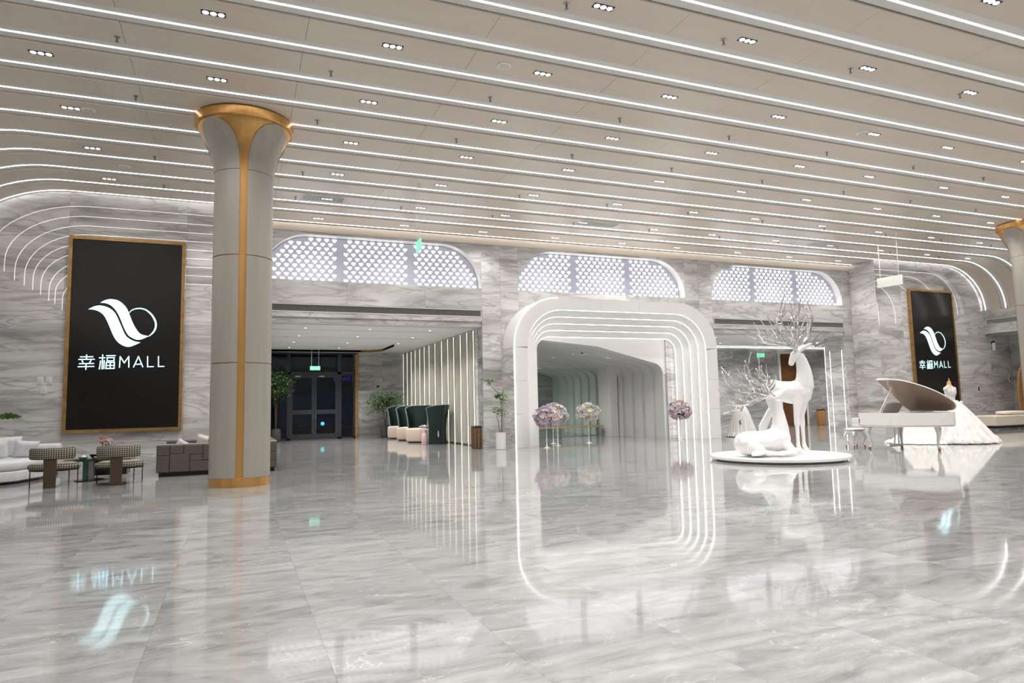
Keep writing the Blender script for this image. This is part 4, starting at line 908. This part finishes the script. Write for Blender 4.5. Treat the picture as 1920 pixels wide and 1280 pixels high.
G().ball((0, 0, 0.53), (0.25, 0.18, 0.05), 24, 10, sq=(0.4, 0.7)).obj('seat', 'piano_white', stool, smooth=60)
B(-0.22, 0.22, -0.15, 0.15, 0.43, 0.49).obj('apron', 'piano_white', stool, bevel=0.01)
for sx in (-1, 1):
    for sy in (-1, 1): cabriole(stool, sx*0.19, sy*0.12, 0.45, sx, sy, 'piano_white', r=0.55)

def pleated(g, prof, n, amp, freq, seed=0, cx=0, cy=0):
    R = []
    for k, (r, z, am) in enumerate(prof):
        ring = []
        for j in range(n):
            a = 2*PI*j/n; w_ = math.sin(freq*a+seed)+0.5*math.sin((freq*2+1)*a+seed*2.3)+0.35*math.sin((freq-4)*a-seed)
            rr_ = r*(1+amp*am*w_); ring.append((cx+rr_*math.cos(a), cy+rr_*math.sin(a), z))
        R.append(ring)
    g.rings(R)
gown = thing('wedding_gown', 'full white wedding gown with tulle train on a dress form behind the piano', 'gown', (20.82, 14.46, 0), 0)
g = G(); pleated(g, [(0.98, 0.01, 0.9), (1.11, 0.03, 1), (1.09, 0.08, 1), (0.96, 0.28, 0.9), (0.76, 0.58, 0.8), (0.56, 0.86, 0.65), (0.38, 1.10, 0.45), (0.25, 1.24, 0.25), (0.15, 1.31, 0.1)], 180, 0.065, 17); g.obj('skirt', 'gown_white', gown, smooth=70)
g = G(); pleated(g, [(1.0, 0.012, 1), (1.14, 0.02, 1), (1.145, 0.05, 1), (1.09, 0.12, 1), (1.03, 0.22, 1)], 200, 0.05, 19, 1.3); g.obj('lace_hem', 'lace_white', gown, smooth=70)
g = G(); g.rings([[(rx*math.cos(2*PI*j/28), ry*math.sin(2*PI*j/28)+oy, z) for j in range(28)] for rx, ry, z, oy in ((0.16, 0.13, 1.26, 0), (0.14, 0.11, 1.32, 0), (0.155, 0.115, 1.41, 0), (0.19, 0.135, 1.51, -0.01), (0.205, 0.145, 1.58, -0.015), (0.21, 0.13, 1.65, 0.0), (0.20, 0.115, 1.70, 0.01))]); g.obj('bodice', 'lace_white', gown, smooth=60)
g = G(); g.rings([[(rx*math.cos(2*PI*j/24), ry*math.sin(2*PI*j/24)+0.01, z) for j in range(24)] for rx, ry, z in ((0.19, 0.11, 1.68), (0.185, 0.095, 1.72), (0.12, 0.075, 1.76), (0.065, 0.06, 1.79), (0.055, 0.055, 1.84), (0.055, 0.055, 1.88))]); g.obj('bust', 'skin_cloth', gown, smooth=60)
G().lathe([(0.05, 1.88), (0.056, 1.89), (0.03, 1.91), (0.014, 1.93), (0.024, 1.96), (0.012, 1.99), (0.006, 2.02)], 14).obj('finial', 'gold', gown, smooth=40)
for sx in (-1, 1): G().ball((sx*0.20, 0, 1.66), (0.05, 0.07, 0.07), 10, 6).obj('shoulder_frill', 'lace_white', gown, smooth=60)
g = G(); rnd = random.Random(2)
for i in range(16): g.ball((0.12+rnd.uniform(0, 0.20), -0.16+rnd.uniform(-0.08, 0.08), 1.24+rnd.uniform(-0.04, 0.04)), 0.028, 6, 4)
stuff(g.obj('waist_flowers', 'lace_white', gown, smooth=60))
g = G(); pleated(g, [(0.72, 0.008, 1), (0.84, 0.015, 1), (0.80, 0.06, 1), (0.62, 0.24, 0.9), (0.44, 0.46, 0.7), (0.30, 0.66, 0.5), (0.2, 0.80, 0.3)], 140, 0.07, 13, 0.7, -0.95, 0.42); tr_ = g.obj('train', 'gown_white', gown, smooth=70)
g = G(); pleated(g, [(0.76, 0.008, 1), (0.90, 0.012, 1), (0.89, 0.04, 1), (0.78, 0.10, 1)], 140, 0.08, 15, 2.1, -0.95, 0.42); g.obj('train_lace', 'lace_white', tr_, smooth=70)
mini = thing('white_dress', 'short white feathery dress standing behind the lying deer', 'dress', (18.85, 21.75, 0), 0)
g = G(); pleated(g, [(0.55, 0.01, 1), (0.60, 0.04, 1), (0.52, 0.25, 1), (0.43, 0.55, 0.9), (0.34, 0.85, 0.7), (0.26, 1.08, 0.5), (0.17, 1.22, 0.3), (0.06, 1.27, 0.1)], 120, 0.035, 21, 0.4); g.obj('skirt', 'gown_white', mini, smooth=70)
g = G(); pleated(g, [(0.56, 0.02, 1), (0.63, 0.03, 1), (0.60, 0.10, 1), (0.55, 0.20, 1)], 120, 0.05, 17, 1.0); g.obj('feather_hem', 'lace_white', mini, smooth=70)
G().tube([(-0.30, -0.33, 0.66), (-0.37, -0.31, 0.62), (-0.36, -0.31, 0.55), (-0.31, -0.33, 0.52)], 0.018, 6).obj('black_bow', 'key_black', mini)

# ------------------------------------------------------------------ lounge under the left screen
def armchair(label, x, y, rz):
    t = thing('lounge_chair', label, 'chair', (x, y, 0), rz, group='woven lounge chairs')
    G().prism([(-0.105, 0.0), (0.105, 0.0), (0.115, 0.62), (0.10, 0.70), (-0.10, 0.70), (-0.115, 0.62)], -0.42, -0.385).obj('rear_leg', 'chair_stem', t)
    G().ball((0, 0.02, 0.41), (0.46, 0.42, 0.075), 32, 10, sq=(0.75, 0.55)).obj('seat', 'woven_check', t, smooth=60)
    R = []
    for i in range(17):
        a = math.radians(lerp(208, 332, i/16)); c, s_ = math.cos(a), math.sin(a)
        R.append([((0.36+dr)*c*1.05, (0.40+dr)*s_+0.02, z) for dr, z in ((0.0, 0.575), (0.02, 0.565), (0.065, 0.58), (0.075, 0.60), (0.075, 0.77), (0.06, 0.795), (0.02, 0.80), (0.0, 0.785))])
    G().rings(R).obj('backrest', 'woven_check', t, smooth=50)
    G().tube([(0.43*math.cos(2*PI*i/24), 0.02+0.39*math.sin(2*PI*i/24), 0.34) for i in range(25)], 0.014, 6).obj('seat_ring', 'black_metal', t)
    for sx, yy in ((-1, 0.02), (1, 0.02), (0.5, 0.36), (-0.5, 0.36)): G().tube([(sx*0.42, yy, 0.34), (sx*0.42, yy, 0.03), (sx*0.41, yy-0.02, 0.0)], 0.011, 6).obj('leg', 'black_metal', t)
armchair('woven lounge chair with brown rear leg next to the white sofa', -3.47, 16.75, 0.03)
armchair('woven lounge chair with brown rear leg in front of the flower vase', -2.24, 16.5, -0.03)
ct = thing('coffee_table', 'black round coffee table with stacked pedestals between the lounge chairs', 'table', (-3.0, 17.75, 0))
G().lathe([(0.50, 0.445), (0.51, 0.45), (0.51, 0.465), (0.50, 0.47)], 40).obj('table_top', 'table_black', ct, smooth=40)
B(-0.12, -0.02, -0.10, 0.10, 0.02, 0.445).obj('pedestal', 'fruit_green', ct); B(-0.01, 0.09, -0.12, 0.12, 0.02, 0.445).obj('pedestal', 'steel', ct); G().lathe([(0.30, 0), (0.30, 0.015), (0.28, 0.02)], 32).obj('foot', 'table_black', ct)
st = thing('side_table', 'low dark square table behind the round coffee table', 'table', (-2.72, 18.75, 0))
B(-0.45, 0.45, -0.4, 0.4, 0.36, 0.41).obj('table_top', 'table_black', st); B(-0.36, 0.36, -0.3, 0.3, 0.04, 0.36).obj('body', 'table_black', st)
bowl = thing('fruit_bowl', 'navy bowl on the round coffee table', 'bowl', (-2.86, 17.72, 0.47))
G().lathe([(0.07, 0.0), (0.10, 0.02), (0.155, 0.10), (0.15, 0.105), (0.09, 0.03), (0.01, 0.02)], 28).obj('shell', 'bowl_navy', bowl, smooth=60)
for x, y, m_, lab in ((-3.10, 17.55, 'fruit_green', 'small teal dish beside the navy bowl'), (-2.80, 17.48, 'fruit_yellow', 'small mustard yellow dish in front of the navy bowl')):
    t = thing('dish', lab, 'dish', (x, y, 0.47)); G().lathe([(0.05, 0), (0.085, 0.03), (0.09, 0.06), (0.08, 0.06), (0.01, 0.02)], 20).obj('shell', m_, t, smooth=60); G().ball((0.01, 0, 0.06), (0.05, 0.05, 0.035), 10, 6).obj('sweets', 'petal_cream', t, smooth=60)
def blossoms(parent, name, mat, c, r, k, size, rnd, flat=0.85):
    g = G()
    for i in range(k):
        while True:
            v = Vector((rnd.uniform(-1, 1), rnd.uniform(-1, 1), rnd.uniform(-0.8, 1)))
            if 0.55 < v.length < 1: break
        p = Vector(c)+Vector((v.x*r, v.y*r, v.z*r*flat)); s_ = size*rnd.uniform(0.7, 1.2); d = v.normalized(); a = d.orthogonal().normalized(); b = d.cross(a)
        for q in range(5):
            t_ = 2*PI*q/5+rnd.random(); o = a*math.cos(t_)+b*math.sin(t_)
            g.add([p-d*s_*0.15, p+o*s_*0.75+b*0, p+o*s_*1.0+d*s_*0.45+(d.cross(o))*s_*0.45, p+o*s_*1.0+d*s_*0.45-(d.cross(o))*s_*0.45], [(0, 1, 2), (0, 3, 1), (1, 3, 2)])
    return stuff(g.obj(name, mat, parent))
rnd = random.Random(11)
vs_ = thing('flower_vase', 'glass vase of coral and pink flowers by the lounge chairs', 'vase', (-2.86, 18.72, 0.41))
G().lathe([(0.08, 0), (0.085, 0.01), (0.085, 0.26), (0.078, 0.26), (0.078, 0.02), (0.01, 0.02)], 20).obj('vase', 'vase_glass', vs_, smooth=50)
g = G(); [g.tube([(0, 0, 0.05), (rnd.uniform(-.1, .1), rnd.uniform(-.1, .1), 0.40)], 0.005, 5) for i in range(8)]; g.obj('stems', 'leaf_dark', vs_)
blossoms(vs_, 'coral_flowers', 'petal_coral', (-0.05, 0, 0.42), 0.11, 22, 0.035, rnd); blossoms(vs_, 'pink_flowers', 'petal_rose', (0.04, 0, 0.39), 0.12, 30, 0.035, rnd)

def rounded(g, x0, x1, y0, y1, z0, z1, e=0.18, nu=32, nv=12): return g.ball(((x0+x1)/2, (y0+y1)/2, (z0+z1)/2), ((x1-x0)/2, (y1-y0)/2, (z1-z0)/2), nu, nv, sq=(e, e))
def cushion(label, loc, size, rot, mat, seed=0):
    t = tag(empty('cushion', loc), label, 'cushion', 'sofa cushions'); t.rotation_euler = rot
    w2, th, h2 = size; g = G(); N = 12; R = []
    vs2 = []; 
    for side in (1, -1):
        for i in range(N+1):
            for j in range(N+1):
                u_, v_ = i/N*2-1, j/N*2-1; d = ((1-u_**4)*(1-v_**4))**0.5; pin = 1-0.06*(1-abs(u_))*abs(v_)**3
                wr_ = 0.10*mnoise.noise(Vector((u_*2.2+seed, v_*2.2, side)))
                vs2.append((u_*w2*(1-0.05*(1-v_*v_)*abs(u_)), side*th*d*(1+wr_), v_*h2*pin+h2))
    fs = []
    M_ = (N+1)**2
    for i in range(N):
        for j in range(N):
            a = i*(N+1)+j; fs += [(a, a+N+1, a+N+2, a+1), (M_+a, M_+a+1, M_+a+N+2, M_+a+N+1)]
    g.add(vs2, fs).obj('cover', mat, t, smooth=60)
    B(-w2*0.98, w2*0.98, -0.004, 0.004, 0.0, 0.006).obj('zip_seam', mat, t)
    return t
ws = thing('white_sofa', 'pale white chaise sofa cut off by the left edge of the photo', 'sofa', (0, 0, 0))
base_poly = [(-7.0, 17.25), (-4.95, 17.25), (-4.35, 17.75), (-4.08, 18.6), (-4.05, 20.25), (-7.0, 20.25)]
G().plate([(lerp(-5.5, x, 0.965), lerp(18.8, y, 0.965)) for x, y in base_poly], 0.0, 0.06).obj('plinth', 'black_metal', ws)
G().plate(base_poly, 0.06, 0.28).obj('base', 'sofa_white', ws, bevel=0.03); G().plate(base_poly, 0.28, 0.50).obj('seat', 'sofa_white', ws, bevel=0.08)
B(-7.0, -4.05, 20.05, 20.35, 0.28, 0.76).obj('backrest', 'sofa_white', ws, bevel=0.06)
cushion('big white cushion at the back of the white sofa', (-5.1, 19.55, 0.50), (0.36, 0.12, 0.25), (0.28, 0, 0.35), 'sofa_white', 1)
cushion('smaller lilac grey cushion on the white sofa', (-4.55, 19.0, 0.50), (0.25, 0.10, 0.205), (0.30, 0.1, 0.5), 'cushion_lilac', 2)
cushion('striped white cushion lying at the very left edge on the sofa', (-5.05, 18.75, 0.50), (0.28, 0.10, 0.22), (0.42, -0.12, 0.3), 'sofa_white', 3)
gs = thing('patchwork_sofa', 'taupe leather sofa with patchwork panelled back left of the column', 'sofa', (0, 0, 0))
SX, SY = -1.66, 17.55
B(SX, 0.95, SY, SY+0.2, 0.09, 0.70).obj('back_core', 'slot_dark', gs)
pat = [(280, 472, 465, 690), (480, 692, 465, 655), (700, 1002, 465, 680), (1010, 1310, 465, 828), (1318, 1600, 465, 592), (280, 472, 698, 1070), (480, 792, 663, 1070), (800, 1002, 688, 835), (800, 1168, 842, 1070), (1176, 1440, 836, 1070), (1318, 1600, 600, 828), (1448, 1760, 836, 1070), (1608, 1900, 465, 700), (1608, 1760, 708, 828), (1768, 2040, 708, 1070), (1908, 2250, 465, 700), (2048, 2250, 708, 900), (2048, 2250, 908, 1070)]
for x0, x1, y0, y1 in pat:
    X0, X1, Z0, Z1 = SX+(x0-270)/760, SX+(x1-270)/760, 0.09+(1080-y1)/1000, 0.09+(1080-y0)/1000
    B(X0, X1, SY-0.03, SY+0.0, Z0, Z1).obj('leather_patch', 'sofa_taupe', gs, bevel=0.012)
B(SX, 0.95, SY-0.02, SY+0.22, 0.70, 0.735).obj('top_roll', 'sofa_taupe_light', gs, bevel=0.012); B(SX+0.05, 0.9, SY+0.03, 19.9, 0.0, 0.09).obj('plinth', 'black_metal', gs)
B(SX, 0.95, SY+0.2, 19.95, 0.09, 0.42).obj('seat', 'sofa_taupe_light', gs, bevel=0.04); B(SX+0.02, 0.95, 19.75, 20.0, 0.42, 0.74).obj('far_arm', 'sofa_taupe', gs, bevel=0.03); B(0.7, 0.95, SY+0.2, 19.75, 0.42, 0.74).obj('backrest', 'sofa_taupe', gs, bevel=0.03)
cushion('sand coloured cushion tilted on the patchwork sofa', (-0.72, 19.35, 0.42), (0.26, 0.11, 0.23), (0.25, 0.25, -0.3), 'cushion_sand', 4)
cushion('dark taupe cushion beside the sand one on the patchwork sofa', (-0.50, 19.05, 0.42), (0.23, 0.10, 0.20), (0.3, 0.1, 0.5), 'sofa_taupe_light', 5)
cushion('thin grey cushion leaning left on the patchwork sofa', (-1.28, 19.3, 0.42), (0.22, 0.06, 0.17), (0.2, 0.5, -0.1), 'cushion_lilac', 6)

def big_leaf(g, base, tip, width, up, roll=0.0):
    b, t_ = Vector(base), Vector(tip); d = t_-b; s_ = d.cross(Vector((0, 0, 1))).normalized(); s_ = (s_*math.cos(roll)+Vector((0, 0, 1))*math.sin(roll)).normalized(); k = 10; vs2 = []
    for i in range(k+1):
        u_ = i/k; c = b+d*u_+Vector((0, 0, up*math.sin(PI*u_))); w_ = width*math.sin(PI*min(1, u_*0.92+0.04))**0.7*(1-0.25*u_)
        notch = 1-0.35*(i % 2)
        vs2 += [c-s_*w_*notch-Vector((0, 0, w_*0.25)), c, c+s_*w_*notch-Vector((0, 0, w_*0.25))]
    g.add(vs2, [(3*i+q, 3*i+q+1, 3*i+q+4, 3*i+q+3) for i in range(k) for q in (0, 1)]); return g
mp_ = thing('leafy_plant', 'broad-leaved green plant reaching in from the left edge', 'plant', (-6.15, 20.72, 0))
G().lathe([(0.20, 0.0), (0.24, 0.05), (0.26, 0.5), (0.24, 0.5), (0.22, 0.4), (0.01, 0.4)], 24).obj('pot', 'pot_white', mp_, smooth=40)
for i, (tx, ty, tz, w_) in enumerate(((1.12, -0.05, 1.46, 0.15), (0.52, -0.1, 1.20, 0.13), (-0.35, -0.1, 1.6, 0.15), (-0.1, -0.25, 1.7, 0.15), (0.25, 0.05, 1.85, 0.14))):
    L = Vector((tx, ty, 0)).normalized(); bx_ = (tx-L.x*0.52, ty-L.y*0.5, tz-0.02)
    st_ = G().tube([(0, 0, 0.4), (bx_[0]*0.45, bx_[1]*0.45, 0.4+(tz-0.4)*0.6), bx_], 0.010, 6).obj('stalk', 'leaf_bright', mp_)
    big_leaf(G(), bx_, (tx, ty, tz-0.01), w_, 0.06, 0.75).obj('leaf', 'leaf_bright', st_, smooth=60)

# ------------------------------------------------------------------ things near the niches
def small_leaves(g, c, r, k, size, rnd, droop=0.5):
    for i in range(k):
        v = Vector((rnd.gauss(0, 0.45), rnd.gauss(0, 0.45), rnd.gauss(0, 0.42))); v = v if v.length < 1.1 else v.normalized()
        p = Vector((c[0]+v.x*r[0], c[1]+v.y*r[1], c[2]+v.z*r[2])); a = rnd.uniform(0, 2*PI); d = Vector((math.cos(a), math.sin(a), -droop*rnd.random())).normalized(); s_ = d.cross(Vector((0, 0, 1))).normalized(); L = size*rnd.uniform(0.6, 1.3)
        g.add([p, p+d*L*0.5+s_*L*0.2, p+d*L, p+d*L*0.5-s_*L*0.2], [(0, 1, 2, 3)])
    return g
def potted_tree(name, label, loc, h, r, k, seed, pot='pot_stone', pr=0.24, ph=0.6):
    t = thing(name, label, 'plant', loc); rnd = random.Random(seed)
    G().lathe([(pr*0.75, 0), (pr*0.95, 0.1), (pr, ph*0.6), (pr*0.85, ph), (pr*0.75, ph), (pr*0.7, ph-0.06), (0.01, ph-0.06)], 24).obj('pot', pot, t, smooth=50)
    g = G(); tops = []
    for i in range(4):
        a = 2*PI*i/4+rnd.random(); e = (0.35*r*math.cos(a), 0.35*r*math.sin(a), h*0.72+rnd.uniform(-.1, .2)); g.tube([(0, 0, ph-0.1), (e[0]*0.3, e[1]*0.3, h*0.5), e], [0.03, 0.02, 0.01], 6); tops.append(e)
    g.obj('trunk', 'bark', t)
    g = G()
    for e in tops: small_leaves(g, (e[0]*1.2, e[1]*1.2, e[2]), (r*0.75, r*0.75, h*0.22), k//4, 0.13, rnd, 0.9)
    small_leaves(g, (0, 0, h*0.75), (r, r, h*0.25), k//2, 0.13, rnd, 0.9); stuff(g.obj('foliage', 'leaf_dark', t))
potted_tree('potted_tree', 'bushy potted tree in front of the light fins', (6.85, 33.3, 0), 2.35, 0.85, 1700, 1)
potted_tree('potted_tree', 'bushy potted tree half hidden behind the left column', (1.75, 33.4, 0), 3.6, 0.8, 1500, 2)
pt = thing('planter', 'slender branching plant in a white pot beside the portal', 'plant', (8.22, 21.15, 0))
G().lathe([(0.15, 0), (0.165, 0.01), (0.165, 0.56), (0.15, 0.56), (0.145, 0.48), (0.01, 0.48)], 28).obj('pot', 'pot_white', pt, smooth=40)
rnd = random.Random(4); g = G(); g.tube([(0.03, 0, 0.45), (0.05, 0, 1.0), (0.04, 0, 1.5), (-0.05, 0, 1.85), (-0.30, 0, 2.1), (-0.42, 0, 2.25)], [0.016, 0.014, 0.012, 0.010, 0.008, 0.006], 6)
g.tube([(-0.02, 0, 0.45), (-0.08, 0, 0.9), (-0.18, 0, 1.25)], [0.012, 0.009, 0.006], 6); g.tube([(0.04, 0, 1.5), (0.12, 0, 1.75)], 0.008, 6); g.obj('stem', 'bark', pt, smooth=60)
for c, k in (((-0.38, 0, 2.28), 60), ((0.02, 0, 1.80), 80), ((-0.12, 0, 1.32), 60), ((0.12, 0, 1.2), 30)): stuff(small_leaves(G(), c, (0.22, 0.2, 0.14), k, 0.17, rnd, 0.5).obj('leaf_spray', 'leaf_bright', pt))
def bin_(label, loc, w_, h, mat):
    t = thing('litter_bin', label, 'bin', loc)
    G().lathe([(w_*0.46, 0.0), (w_*0.5, 0.02), (w_*0.5, h-0.1), (w_*0.47, h-0.06)], 28).obj('body', mat, t, smooth=40); G().lathe([(w_*0.48, h-0.06), (w_*0.5, h-0.03), (w_*0.40, h), (w_*0.15, h)], 28).obj('rim', 'black_metal', t, smooth=40)
    for a in (-2.2, -1.57, -0.95): B(-0.008, 0.008, 0, 0.006, 0.04, h-0.1).xf(Matrix.Rotation(a+PI/2, 4, 'Z') @ Matrix.Translation((0, -w_*0.5-0.004, 0))).obj('trim_line', 'steel', t)
bin_('dark brown litter bin against the marble pier', (7.72, 22.15, 0), 0.40, 0.78, 'wood_brown')
bin_('copper brown litter bin deep in the right niche', (29.5, 27.75, 0), 0.48, 0.86, 'oak_orange')
def wing_chair(label, x, y, rz):
    t = thing('wing_chair', label, 'chair', (x, y, 0), rz, group='dark green wing chairs')
    R, ed = [], []
    for i in range(19):
        a = math.radians(lerp(-12, 192, i/18)); c, s_ = math.cos(a), math.sin(a); k = abs(i-9)/9; top = lerp(1.34, 1.24, k**3)
        prof = [(0.42, 0.0), (0.40, 0.3), (0.40, 0.55), (0.43, 0.85), (0.48, 1.1), (0.52, top)]; o = [((r_)*c, (r_-0.02)*s_*0.9, z) for r_, z in prof]; i_ = [((r_-0.06)*c, (r_-0.08)*s_*0.9, z) for r_, z in reversed(prof)]
        R.append(o+i_); ed.append(o)
    G().rings(R).obj('shell', 'velvet_green', t, smooth=50)
    for e in (ed[0], ed[-1]): G().tube([(px*0.97, py-0.012, pz) for px, py, pz in e], 0.016, 6).obj('piping', 'velvet_piping', t)
    G().tube([(e[-1][0]*0.95, e[-1][1]*0.95, e[-1][2]+0.005) for e in ed], 0.014, 6).obj('piping', 'velvet_piping', t)
    rounded(G(), -0.32, 0.32, -0.42, 0.26, 0.03, 0.52, 0.22).obj('seat', 'seat_cream', t, smooth=50)
    B(0.30, 0.46, -0.40, -0.05, 0.60, 0.63).obj('side_tray', 'steel', t, bevel=0.01)
    t.scale = (1.18, 1.18, 1.14)
for x, y, rz, lab in ((7.38, 26.1, -2.3, 'dark green wing chair nearest, seen from behind with pale piping'), (7.15, 27.9, -0.75, 'dark green wing chair with cream seat, second from the front'), (7.20, 29.9, -0.75, 'dark green wing chair with cream seat, third from the front'), (7.22, 31.9, -0.75, 'dark green wing chair with cream seat, farthest by the potted tree')): wing_chair(lab, x, y, rz)
bt = thing('pump_bottle', 'pink pump bottle on the floor beside the nearest green chair', 'bottle', (6.85, 25.9, 0))
G().lathe([(0.10, 0), (0.11, 0.02), (0.11, 0.36), (0.06, 0.44), (0.03, 0.46)], 18).obj('body', 'bottle_pink', bt, smooth=50); G().lathe([(0.025, 0.46), (0.025, 0.54), (0.04, 0.55), (0.04, 0.58)], 12).obj('pump', 'switch_white', bt, smooth=40)
def flower_stand(label, x, y, zc_, r, mix, seed):
    t = thing('flower_stand', label, 'flowers', (x, y, 0), group='flower arrangements on slim stands'); rnd = random.Random(seed)
    G().lathe([(0.11, 0), (0.11, 0.012), (0.03, 0.03), (0.035, 0.06), (0.014, 0.09), (0.012, zc_-r*0.9), (0.03, zc_-r*0.85), (0.05, zc_-r*0.8), (0.03, zc_-r*0.75), (0.07, zc_-r*0.6)], 16).obj('stand', 'white_gloss', t, smooth=40)
    G().ball((0, 0, zc_), (r*0.62, r*0.62, r*0.52), 12, 8).obj('foliage_core', 'leaf_dark' if seed != 4 else 'petal_cream', t)
    for i, (m_, k) in enumerate(mix): blossoms(t, ['lilac_blossoms', 'cream_blossoms', 'blue_blossoms'][i], m_, (0.10*r*(i-1), 0, zc_), r, k, 0.085, rnd)
flower_stand('tall lilac flower arrangement at the front left of the portal', 9.72, 20.75, 1.02, 0.40, (('petal_lilac', 110), ('petal_cream', 40), ('petal_rose', 30)), 1)
flower_stand('cream and pink flower arrangement, middle of the left group', 10.55, 21.6, 1.08, 0.38, (('petal_lilac', 30), ('petal_cream', 120), ('petal_blue', 30)), 2)
flower_stand('blue and lilac flower arrangement, rearmost of the left group', 10.95, 22.8, 1.14, 0.42, (('petal_lilac', 50), ('petal_cream', 30), ('petal_blue', 110)), 3)
flower_stand('round white flower arrangement standing alone in the portal', 12.15, 22.25, 1.12, 0.42, (('petal_cream', 90), ('petal_blue', 50), ('petal_cream', 60)), 4)
flower_stand('pink flower arrangement before the right steps of the portal', 15.45, 21.15, 1.12, 0.42, (('petal_lilac', 80), ('petal_cream', 50), ('petal_rose', 60)), 5)

# ------------------------------------------------------------------ right end of the hall
rs = thing('cream_sofa', 'low cream sofa at the right edge of the photo', 'sofa', (0, 0, 0))
B(28.9, 32.6, 18.25, 19.25, 0.16, 0.58).obj('body', 'sofa_cream', rs, bevel=0.04); B(29.0, 32.5, 18.35, 19.15, 0.06, 0.16).obj('plinth', 'black_metal', rs)
for x in (29.2, 30.6, 32.2): B(x, x+0.08, 18.4, 18.48, 0, 0.08).obj('foot', 'steel', rs)
bo = thing('bolster', 'soft pink cushion roll on top of the cream sofa', 'cushion', (30.75, 18.75, 0.58))
rounded(G(), -0.75, 0.75, -0.3, 0.3, 0.0, 0.17, 0.45).obj('cover', 'bolster_pink', bo, smooth=60); B(-0.7, 0.7, -0.304, -0.296, 0.08, 0.09).obj('piping', 'bolster_pink', bo)
wsn = thing('wooden_arch', 'tall curved orange wooden panel at the right edge', 'panel', (34.3, 19.9, 0))
poly = [(-0.75, 0.0)]+[(-1.02*math.sin(PI*(0.25+0.5*i/14)), 0.1+2.8*i/14) for i in range(15)]+[(0.75, 2.9), (0.75, 0.0)]
pl2 = [(-0.78, 0), (-0.92, 0.5), (-1.0, 1.0), (-1.02, 1.5), (-0.98, 2.0), (-0.86, 2.4), (-0.66, 2.75), (-0.4, 2.95), (0.4, 2.95), (0.4, 0)]
G().prism(smooth_line(pl2[:8], False, 3)+pl2[8:], -0.04, 0.04).obj('board', 'oak_orange', wsn); B(-0.7, 0.4, -0.15, 0.15, 0, 0.05).obj('foot', 'oak_orange', wsn)
agr = thing('air_grille', 'air grille in the marble band at upper right', 'grille', (XR-0.04, 0, 0), group='long wall grilles')
gf = G(); gf.box(-0.012, 0.03, 15.6, 21.0, 5.0, 5.03); gf.box(-0.012, 0.03, 15.6, 21.0, 4.76, 4.79); gf.box(-0.012, 0.03, 20.97, 21.0, 4.79, 5.0); gf.box(-0.012, 0.03, 15.6, 15.63, 4.79, 5.0); gf.obj('grille_frame', 'grille_frame', agr)
g = G(); y = 15.66
while y < 20.95: g.box(-0.008, 0.0, y, y+0.025, 4.79, 5.0); y += 0.045
stuff(g.obj('grille_slats', 'grille_grey', agr))
def wallbox(name, label, cat, x, z, w_, h, parts):
    t = thing(name, label, cat, (x, YS, z)); B(-w_/2, w_/2, -0.02, 0, 0, h).obj('plate', 'switch_white', t)
    for (a, b, c, d_, m_) in parts: B(a, b, -0.03, -0.02, c, d_).obj('button', m_, t)
wallbox('wall_panel', 'small control panel on the marble right of the piano screen', 'switch', 32.35, 1.55, 0.16, 0.36, ((-0.03, 0.05, 0.08, 0.30, 'key_black'),))
wallbox('wall_switch', 'white wall switch beside the curved wooden panel', 'switch', 34.72, 2.05, 0.16, 0.32, ((-0.05, 0.05, 0.06, 0.26, 'grille_grey'),))
wallbox('wall_switch', 'small white plate left of the left screen, upper left of three', 'switch', -4.76, 2.28, 0.13, 0.20, ((-0.03, 0.03, 0.05, 0.15, 'grille_frame'),))  # three small white plates on the marble
wallbox('wall_switch', 'small white plate left of the left screen, upper right of three', 'switch', -4.56, 2.28, 0.13, 0.20, ((-0.03, 0.03, 0.05, 0.15, 'grille_frame'),))
wallbox('wall_switch', 'small white plate left of the left screen, lowest of three', 'switch', -4.67, 2.03, 0.15, 0.17, ((-0.03, 0.03, 0.05, 0.12, 'grille_frame'),))
cc = thing('security_camera', 'white security camera under the marble band at right', 'camera', (33.6, YS, 3.55))
G().lathe([(0.06, 0.0), (0.07, 0.02), (0.07, 0.36), (0.05, 0.38)], 16, (0, -0.10, 0)).obj('body', 'switch_white', cc, smooth=50); B(-0.03, 0.03, -0.06, 0, 0.34, 0.42).obj('bracket', 'black_metal', cc); G().ball((0, -0.10, 0.42), 0.06, 12, 6).obj('dome', 'black_metal', cc, smooth=60)
dc = thing('dome_camera', 'small dark dome camera on the entrance end wall', 'camera', (6.72, DEEP, 2.55))
G().tube([(0, 0, 0), (0, -0.04, 0)], 0.09, 16).obj('base', 'switch_white', dc); G().ball((0, -0.05, 0), 0.07, 12, 8).obj('dome', 'key_black', dc, smooth=60)
